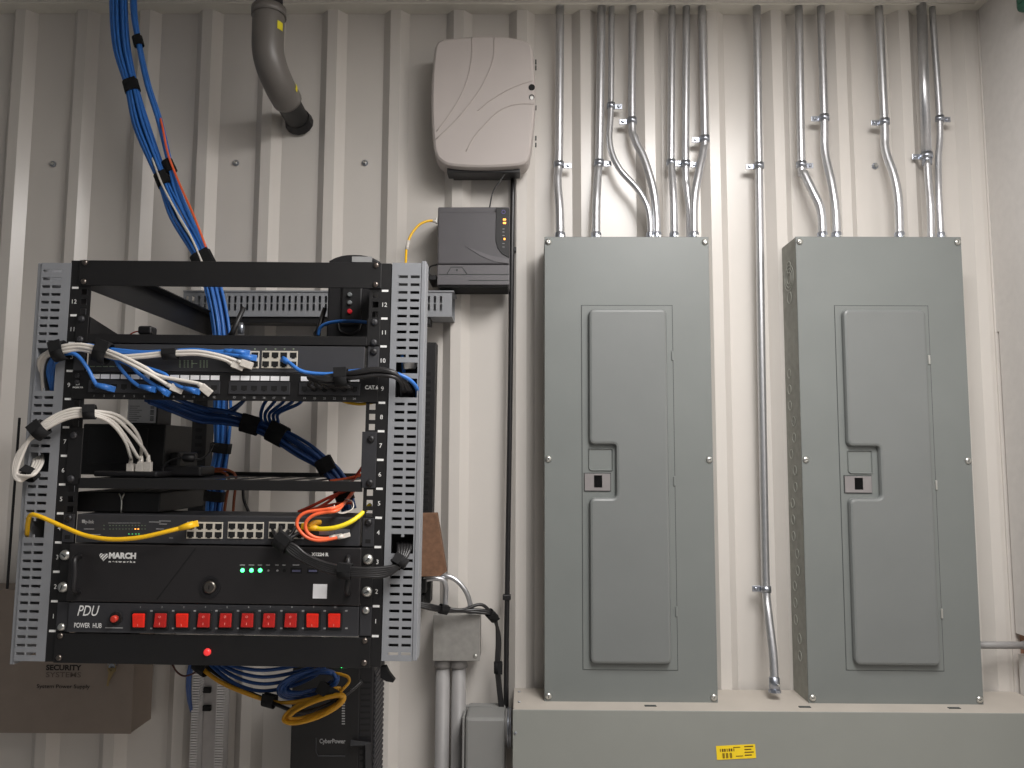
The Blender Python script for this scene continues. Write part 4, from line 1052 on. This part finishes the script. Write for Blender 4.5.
# ------------------------------------------------------------------ blue trunk from the ceiling
top = P(120,0,.1)
main = [V((P(118,0,.1).x, -.1, ZC+.04)), P(119,8,.1), P(122,48,.1), P(131.5,86,.1), P(142,127,.1), P(163,180,.1), P(178,214,.11), P(201,255,.12), P(213,290,.13), P(221,332,.14), P(222,370,.13), P(222,410,.12), P(221,448,.11), P(216,480,.1), P(212,520,.1)]
bundle('blue_network_cable', 'blue network cable in the thicker bundle from ceiling down behind the rack', main, 13, [.019,.019,.018,.013,.017,.012,.02,.017,.018,.018,.016,.02,.016,.018,.018], .0033, mBLUE, 'blue cables of the thicker ceiling bundle', 1.5, .6, 3, [mBLUE,mBLUE,mBLUED,mBLUE])
sec = [V((P(133,0,.1).x, -.1, ZC+.04)), P(133,8,.1), P(138,42,.1), P(147,84,.1), P(159,122,.1), P(170,167,.1), P(178,195,.105), P(197,238,.115), P(207,262,.12), P(216,292,.125)]
bundle('blue_network_cable', 'blue network cable in the thinner ceiling bundle that joins the thicker', sec, 5, [.008,.008,.006,.007,.007,.006,.008,.008,.008,.008], .0032, mBLUE, 'blue cables of the thinner ceiling bundle', 1., .7, 5)
cable('orange_cable', 'single orange cable running along the edge of the blue ceiling bundle', [P(158,110,.085), P(162.5,127,.112), P(167.5,152,.114), P(175,173,.112), P(184,194,.118), P(194,216,.13), P(208,253,.13), P(215,275,.13)], .0026, mORG)
cable('grey_cable', 'single pale cable slanting across the front of the blue ceiling bundle', [P(152,158,.105), P(162,184,.118), P(176,211,.126), P(190,235,.137), P(200,257,.14), P(205,272,.14)], .0024, mWHC)
sleeve('black strap on the thicker blue ceiling bundle, upper one', P(130,81,.1), P(133,92,.1), .0175, .8)
sleeve('black strap high on the thinner blue ceiling bundle', P(137,37,.1), P(139.3,46,.1), .0115, .9)
sleeve('black strap on the thicker blue ceiling bundle, lower one', P(160.5,174,.1), P(165.5,186,.102), .0165, .8)
sleeve('black strap on the thinner blue ceiling bundle, with the orange cable', P(167,161,.1), P(172,172,.1), .0125, .9)
sleeve('black strap where the blue trunk dips behind the rack top bar', P(200,254,.122), P(207,268,.122), .024, .8)
sleeve('black strap on the blue trunk seen through the open rack', P(221.5,443,.11), P(220,453,.11), .0225, .9)
sleeve('black strap on the blue trunk just below the middle shelf', P(215,491,.1), P(213.5,501,.1), .0235, .9)

# rear blue harness under the patch panel
wv = .14
rear = [Q(150,396,.05), Q(172,404,.09), Q(200,414,.12), Q(228,417.5,.13), Q(252,424,wv), Q(278,435,wv), Q(302,449,wv), Q(320,461,wv), Q(334,474,wv), Q(344,490,wv), Q(349,510,wv)]
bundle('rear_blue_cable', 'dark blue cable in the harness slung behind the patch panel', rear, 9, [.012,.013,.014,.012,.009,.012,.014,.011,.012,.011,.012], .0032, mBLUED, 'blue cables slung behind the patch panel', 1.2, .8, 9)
for i in range(5):
    x = 266+i*9
    cable('drop_cable', 'dark blue cable dropping from the patch panel rear into the harness', [Q(x+4,396,.06), Q(x-2-i*.5,404,.09), Q(261+i*4.5,413,.12), Q(262+i*4,421,.135), Q(270+i*2.5,429,.14), Q(284+i*2,438+i,.142)], .003, mBLUED, group='blue cables dropping into the harness')
for i in range(2):
    cable('cross_cable', 'dark blue cable slanting from the patch panel rear to the vertical trunk', [Q(160+i*14,398,.06), Q(190+i*8,408,.1), Q(222,418-i*5,.15), Q(240+i*2,405-i*3,.18), Q(247+i*3,396,.18)], .003, mBLUED, group='blue cables crossing to the trunk')
sleeve('black strap at the upper end of the harness behind the patch panel', Q(242,422,.136), Q(259,427,.14), .0165, .9)
sleeve('black strap where the dropping cables join the harness', Q(270,430,.14), Q(285,438,.14), .019, .95)
sleeve('black strap lower on the harness above the middle shelf', Q(322,459,.14), Q(329,472,.14), .0165, .9)
sleeve('black strap on the harness under the middle shelf', Q(342,489,.14), Q(346,501,.14), .0165, .9)
cable('yellow_patch_cord', 'yellow cord bowing below the patch panel into the far rail', [Q(337,398,.03), Q(346,402,.03), Q(358,404,.03), Q(370,403,.03), Q(384,400,.03)], .0025, mYEL)

# ------------------------------------------------------------------ front patching, upper
Wf = -.012
# white pairs into patch panel
for k, (ex, ey, oy) in enumerate(((173,387,0),(203,387.5,-4))):
    cable('white_patch_cable', 'white patch cable plugged into the patch panel, '+('nearer its plain end' if k == 0 else 'farther along the sockets'),
      [Q(37+k*3,392,.02), Q(36+k*2,372,.01), Q(42,356+k,-.002), Q(58,350.5-k*3,-.02), Q(78,347-k*2.6,-.022), Q(95,350-k*3,-.022), Q(105,352-k*2.5,-.024), Q(125,361+oy*.9,-.028), Q(145,371.5+oy,-.026), Q(160,380+oy,-.02), Q(ex-5,ey-2+(-2 if k else 0),-.016), Q(ex,ey,-.013)], .003, mWHC, end=('plug', mCLR))
for k, (ex, ey) in enumerate(((234,364),(243,363))):
    cable('white_patch_cable', 'white patch cable plugged into the upper switch, '+('slightly lower of the pair' if k == 0 else 'slightly upper of the pair'),
      [Q(40+k*3,391,.02), Q(39+k*3,372,.012), Q(46,357,-.004), Q(60,353-k*2,-.02), Q(80,350-k*3,-.02), Q(98,354-k*2,-.02), Q(118,358.5-k*2.5,-.02), Q(140,357.5-k*2.5,-.02), Q(160,355.5-k*2.5,-.02), Q(180,354.5-k*3,-.02), Q(200,354.5-k*3,-.02), Q(222,359-k*3,-.018), Q(ex,ey,-.012)], .0029, mWHC, end=('plug', mCLR))
for k, (ex, ey) in enumerate(((231,351.5),(239,352),(246,357))):
    cable('blue_patch_cable', 'blue patch cable arching along the upper switch to its ports', 
      [Q(52+k*2,391,.02), Q(48+k*2,370,.014), Q(54+k,356,.0), Q(64,349-k*.6,-.014), Q(85,346.5-k*.8,-.014), Q(104,350-k,-.014), Q(120,352.5-k*1.2,-.015), Q(145,354-k,-.015), Q(170,352.5-k*.8,-.014), Q(195,350.5-k*.4,-.014), Q(216,351.5+k*.2,-.014), Q(ex-4,ey-.5,-.014), Q(ex,ey,-.012)], .0029, mBLUE, group='blue patch cables along the upper switch', end=('boot', mBLUE, .02))
cable('blue_patch_cable', 'blue patch cable dropping from the strap into the first patch panel socket', [Q(53,391,.02), Q(54,370,.01), Q(60,357,-.01), Q(72,353.5,-.02), Q(80,358,-.022), Q(88,369,-.022), Q(93,379,-.02), Q(97,385,-.016), Q(103,386.5,-.012)], .0031, mBLUE, end=('boot', mBLUE, .022))
for k, pts in enumerate(([(112,354),(119,366),(128,377),(138,385.5),(146,387.5)],[(128,364),(138,373),(150,382),(161,389)],[(160,372),(170,381),(181,387),(190,389.5)])):
    cable('blue_patch_cable', 'blue patch cable in a patch panel socket, '+('second of the plugged row','third of the plugged row','fourth of the plugged row')[k], [Q(100,353+k,-.012)]+[Q(x,y,-.014) for x,y in pts], .0029, mBLUE, end=('boot', mBLUE, .02))
sleeve('round black strap where patch cables enter the outer duct', Q(54,353,-.017), Q(66,349.5,-.018), .0155, .8)
sleeve('round black strap on the patch cables beside rail ten', Q(97,350,-.02), Q(109,354.5,-.02), .018, .7)
sleeve('flat black strap on the cables lying across the upper switch', Q(163.5,354.8,-.0165), Q(177.5,354.2,-.0165), .0085, 1.)
# blue + black to right duct
cable('blue_patch_cable', 'blue patch cable from the upper switch under the black cables to the duct', [Q(286,361,-.006), Q(291,364,-.016), Q(299,370,-.02), Q(310,373,-.018), Q(330,374,-.014), Q(355,371,-.014), Q(380,370,-.016), Q(399,374.5,-.02), Q(411,381,-.014), Q(417,389,.0), Q(417,396,.025)], .0031, mBLUE, start=('boot', mBLUE, .018))
for k in range(6):
    o = (0,1.6,3.0,.8,4.2,5.4)[k]; dw = -.0045*(k in (1,3,5)); ex = 345-k*7
    cable('black_patch_cable', 'black patch cable looping from the patch panel sockets into the duct', [Q(352-k*7.5,388.5,-.006), Q(346-k*7.5,386.5-k*.3,-.016), Q(332-k*4.2,384.5-k*.7,-.022), Q(318-k*1.8,381-k*.8,-.026), Q(326,376.5+o*.8,-.028), Q(341,374+o*.9,-.024), Q(358,371+o*1.25,-.024+dw), Q(376,368.5+o*1.3,-.024+dw), Q(393,371.5+o,-.022+dw), Q(404-k*.6,380+o*.5,-.014), Q(411-k*1.8,391,.002), Q(412-k*1.8,398,.03)], .003, mBLC, group='black patch cables into the upper duct opening')
sleeve('black strap on the black cables in front of the patch panel', Q(335,377.5,-.0265), Q(347.5,377,-.0265), .0145, .75)

cable('blue_duct_cable', 'short blue cable length showing inside the upper duct opening', [Q(402,356,.025), Q(403,362,.02), Q(403.5,368,.02), Q(404,376,.03)], .003, mBLUE)
cable('yellow_duct_cable', 'yellow cord end with clear plug showing inside the upper duct opening', [Q(424,366,.03), Q(419,365,.022), Q(413,365.3,.018)], .0026, mYEL, end=('plug', mCLR))
# ------------------------------------------------------------------ front patching, middle white loop
Wl = -.02
pl = [(131,463),(140,463.5),(141.5,462),(148.5,461.5)]
for k in range(4):
    o = k*2.7
    mid = [[(99,417),(114,426),(125.5,442),(130.5,457)],[(99,415.5),(114,422.5),(127,439),(137,456)],[(99,411.5),(117,415),(133,427.5),(141,443),(141,456)],[(99,413.5),(116,419),(131,433),(143,448),(148,457)]][k]
    cable('white_patch_cable', 'white cable looped through outer duct to the small switch, '+('outermost plug nearest the rail','second plug from the rail','highest arching over','plug farthest from the rail')[k],
      [Q(33+k*3,455,.03), Q(34+k*2.8,462,.004), Q(31+k*2.4,470,-.012-.003*k), Q(26+k*1.8,477.5-k*.6,-.02-.004*k), Q(19.5-k*.4,481-k*2.0,-.03), Q(13.5+k*1.2,474-k*1.5,-.03), Q(16+k*2.2,457-k*1.2,-.03), Q(28+k*1.4,441.5-o*.8,-.03), Q(44,430.5-o,-.028), Q(62,420.5-o,-.024), Q(80,416-o*.9,-.02)]+[Q(x,y,-.005+.018*i) for i,(x,y) in enumerate(mid)]+[Q(pl[k][0],pl[k][1]-5,.06), Q(pl[k][0]-.2,pl[k][1]+2.5,.061)], .0027, mWHC, end=('plug', mCLR))
sleeve('black strap on the white loop over the outer duct', Q(34.5,434.5,-.029), Q(45.5,426,-.028), .0135, .8)
sleeve('black strap on the white loop beside rail eight', Q(83.5,412.2,-.019), Q(96,412,-.014), .0115, .85)
sleeve('black strap low on the white loop at the duct opening', Q(27,477.5,-.024), Q(33.5,472,-.014), .0125, .8)

# ------------------------------------------------------------------ yellow cord, lower left
cable('yellow_patch_cord', 'long yellow patch cord sagging across the lower switch', [Q(27,540,.03), Q(27,534,.006), Q(28,522,-.016), Q(31,515,-.024), Q(40,516.5,-.028), Q(64,527,-.03), Q(86,535.5,-.032), Q(112,539.3,-.034), Q(140,537.5,-.033), Q(168,531.3,-.028), Q(186,526.5,-.02)], .0034, mYEL, end=('boot', mYEL, .022))
# fibre loops, right
for k, pts in enumerate(([(344,536),(334,538.5),(319,540.5),(306.5,537),(297.5,527),(298.5,518),(306.5,512.3),(321,510),(336,507.5)],[(336,536.5),(325,538.5),(314,537),(306.5,531),(306,522.5),(313,515.5),(324,512.5),(337,510.5)])):
    cable('orange_fibre_cable', 'orange fibre lead curled out of the lower switch, '+('wider of the two loops','tighter of the two loops')[k], [Q(x,y,-.014-.012*math.sin(math.pi*i/len(pts))) for i,(x,y) in enumerate(pts)]+[Q(346,501,.03), Q(356,488,.08), Q(366,478,.1)], .0026, mORG, start=('lc', mCLR))
cable('yellow_patch_cord', 'bright yellow patch cord curving from the lower switch to the far rail', [Q(312,527.5,-.012), Q(322,529,-.018), Q(338,527,-.02), Q(353,520.5,-.014), Q(364,511.5,.004), Q(370,505,.02)], .0036, mat('lemon_cable', (240,215,40), .4, 0, .05, 60), start=('boot', mYEL, .022))
cable('yellow_plug_stub', 'short yellow boot pushed in above the bright yellow cord', [Q(320,522.5,-.002), Q(314,523,-.012), Q(309,526,-.014)], .0042, mYELD)
cable('fibre_tie', 'pale thread tie looping around the orange fibre leads', [Q(334,505,-.012), Q(337,512,-.016), Q(345,513,-.01), Q(353,508,-.004), Q(352,501,.01), Q(345,499,.02)], .0009, mCLR)
for k, pts in enumerate(([(298,512),(312,506),(330,497),(345,491),(360,484)],[(318,508),(328,502),(340,492),(352,481),(366,462)],[(330,481),(342,479.5),(352,477.5),(364,474)],[(300,513),(322,507),(340,503.5),(352,503)])):
    cable('red_cable', ('dull red cable slanting up behind the shelf lip','dull red cable rising steeply to the far rail','bright orange-red cable lying on the shelf edge','dull red cable lying low over the lower switch')[k], [Q(x,y,.12) for x,y in pts], .0026, mRED if k != 2 else mORG)
for k, pts in enumerate(([(196,478),(206,471),(218,469),(230,471),(236,478),(234,500),(233,514)],[(198,480),(208,473),(222,472),(229,480),(226,500),(224,514)])):
    cable('brown_orange_cable', 'rusty orange cable arching over the shelf beside the blue trunk', [Q(x,y,.2) for x,y in pts], .0026, mat('rust_cable', (146,78,48), .45), group='rusty cables beside the trunk')
cable('thin_black_lead', 'thin black lead hanging below the middle shelf near the trunk', [Q(243,488,.2), Q(244,500,.2), Q(249,513,.2)], .0028, mBLC)
# black lower bundle
for k in range(5):
    o = (k-2)*1.9; px = 273+k*7.5
    cable('black_patch_cable', 'black patch cable from the lower switch ports round to the lower duct opening', [Q(px,531-(k%2)*4,-.004), Q(px-(px-281)*.35,535,-.018), Q(281+o*1.1,541+o*.5,-.026), Q(292-o*.6,549+o,-.028), Q(306,558.5+o,-.03), Q(324,566.5+o,-.032), Q(344,571+o,-.034), Q(366,572.5+o,-.034), Q(384,572+o*1.1,-.03), Q(396+o*.4,567+o*.4,-.026), Q(402+o*.9,558,-.018), Q(404.5+o*1.5,548,-.004), Q(404+o*1.5,543,.02)], .003, mBLC, group='black patch cables into the lower duct opening')
sleeve('black strap at the lower switch end of the black cables', Q(277,537.5,-.024), Q(288,547,-.027), .0135, .8)
sleeve('black strap on the black cables in front of the recorder handle', Q(338.5,570.5,-.0335), Q(351.5,571.8,-.034), .0125, .9)
sleeve('black strap on the black cables just below the duct opening', Q(397.5,565.5,-.024), Q(403,557,-.018), .0115, .85)

# ------------------------------------------------------------------ cables below the rack
for k in range(4):
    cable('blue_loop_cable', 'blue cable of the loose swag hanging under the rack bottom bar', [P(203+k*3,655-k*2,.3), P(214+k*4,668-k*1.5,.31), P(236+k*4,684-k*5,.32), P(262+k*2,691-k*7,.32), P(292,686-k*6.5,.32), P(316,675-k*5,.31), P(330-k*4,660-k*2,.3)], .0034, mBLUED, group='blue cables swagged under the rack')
for k in range(4):
    pts = []
    for j in range(15):
        a = j/12*2*math.pi+k*.5; pts.append(P(308+(30-k*2.2)*math.cos(a)+k, 684.5-k*.6+(13-k*1.6)*math.sin(a)-6*math.cos(a), .33+.012*math.sin(a*2+k)))
    cable('blue_coil_cable', 'blue cable turn of the flat coil hanging under the rack', pts, .0034, mBLUED, group='blue coil under the rack')
for k in range(2):
    cable('blue_drop_cable', 'blue cable hanging in a curve beside the pale narrow duct', [P(193+k*3,655,.14), P(188.5+k*2.4,672,.14), P(187.5+k*2,688,.11), P(189+k*1.2,701,.06), P(191.5,711,.02)], .0034, mBLUED, group='blue cables beside the narrow duct')
for k in range(2):
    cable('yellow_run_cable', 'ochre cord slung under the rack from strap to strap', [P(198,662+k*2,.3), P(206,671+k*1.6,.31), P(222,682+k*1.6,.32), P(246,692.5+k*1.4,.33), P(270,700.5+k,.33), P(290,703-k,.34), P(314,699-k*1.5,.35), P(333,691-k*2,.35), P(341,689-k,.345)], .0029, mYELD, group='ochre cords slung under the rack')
cable('black_run_cable', 'black cable slung alongside the ochre cords under the rack', [P(200,659,.3), P(214,672,.305), P(240,688,.315), P(262,698,.325), P(280,706,.34), P(300,712,.35), P(322,707,.35), P(345,695,.34), P(362,681,.32)], .0036, mBLC)
for k in range(4):
    pts = []
    for j in range(14):
        a = j/12*2*math.pi+2.6+k*.25; ca, sa = math.cos(a), math.sin(a)
        X_, Z_ = (33-k*1.8)*ca, (10-k*1.5)*sa
        pts.append(P(314+X_*.93+Z_*.33+k*.5, 708.5-X_*.36+Z_*.95-k*.3, .355+.01*math.sin(a+k)))
    cable('yellow_coil_cable', 'ochre cord turn of the tilted coil hanging before the battery backup', pts, .0029, mYELD, group='ochre coil under the rack')
cable('yellow_hook_cord', 'ochre cord hooking up from the coil to the rack bottom', [P(332,673,.33), P(340,674,.34), P(348,677,.345), P(349,682,.345), P(344,688,.35), P(338,694,.35)], .0028, mYELD)
cable('thin_red_lead', 'thin dark red lead drooping under the rack beside the ochre cords', [P(172,664,.2), P(177,672,.2), P(184,676,.2), P(192,674,.2), P(200,669,.2)], .0018, mat('dark_red_lead', (70,28,26), .5))
sleeve('black strap under the rack where the ochre cords start', P(196.5,663,.3), P(207,671,.31), .013, .9)
sleeve('black strap midway along the slung ochre cords', P(264,699,.33), P(275,702,.334), .0125, .9)
sleeve('black strap wrapped around both coils under the rack', P(326,697,.35), P(332,686,.345), .021, .7)
t = Thing('strap_tail', 'loose black strap end dangling from the rack corner under the duct', 'cable strap')
g = G(); pts = [(380,666),(386,666),(389,672),(395,680),(393,683),(386,682),(380,678)]
poly = [(p_.x, p_.z) for p_ in (P(*q_,.53) for q_ in pts)]; g.prism(poly, -.522, -.53, .001); t.me(g, mBLKP)

finish()

# ------------------------------------------------------------------ light
def area(name, loc, sx, sy, power, col, tgt=None):
    l = bpy.data.lights.new(name, 'AREA'); l.shape = 'RECTANGLE'; l.size = sx; l.size_y = sy; l.energy = power; l.color = col
    o = bpy.data.objects.new(name, l); o.location = loc; COL.objects.link(o)
    if tgt is not None: o.rotation_euler = (V(tgt)-V(loc)).to_track_quat('-Z', 'Y').to_euler()
    return o
area('ceiling_light_panel', (.5, -1.25, ZC-.01), .6, 1.0, 38, (1, .975, .955))
area('ceiling_light_panel', (.6, -2.5, ZC-.01), 1.4, .8, 14, (1, .97, .945))
w = bpy.data.worlds.new('world'); sc.world = w; w.use_nodes = True
w.node_tree.nodes['Background'].inputs['Color'].default_value = (.86, .88, .9, 1)
w.node_tree.nodes['Background'].inputs['Strength'].default_value = .12
sc.view_settings.view_transform = 'Standard'
sc.view_settings.look = 'None'
sc.view_settings.exposure = .1
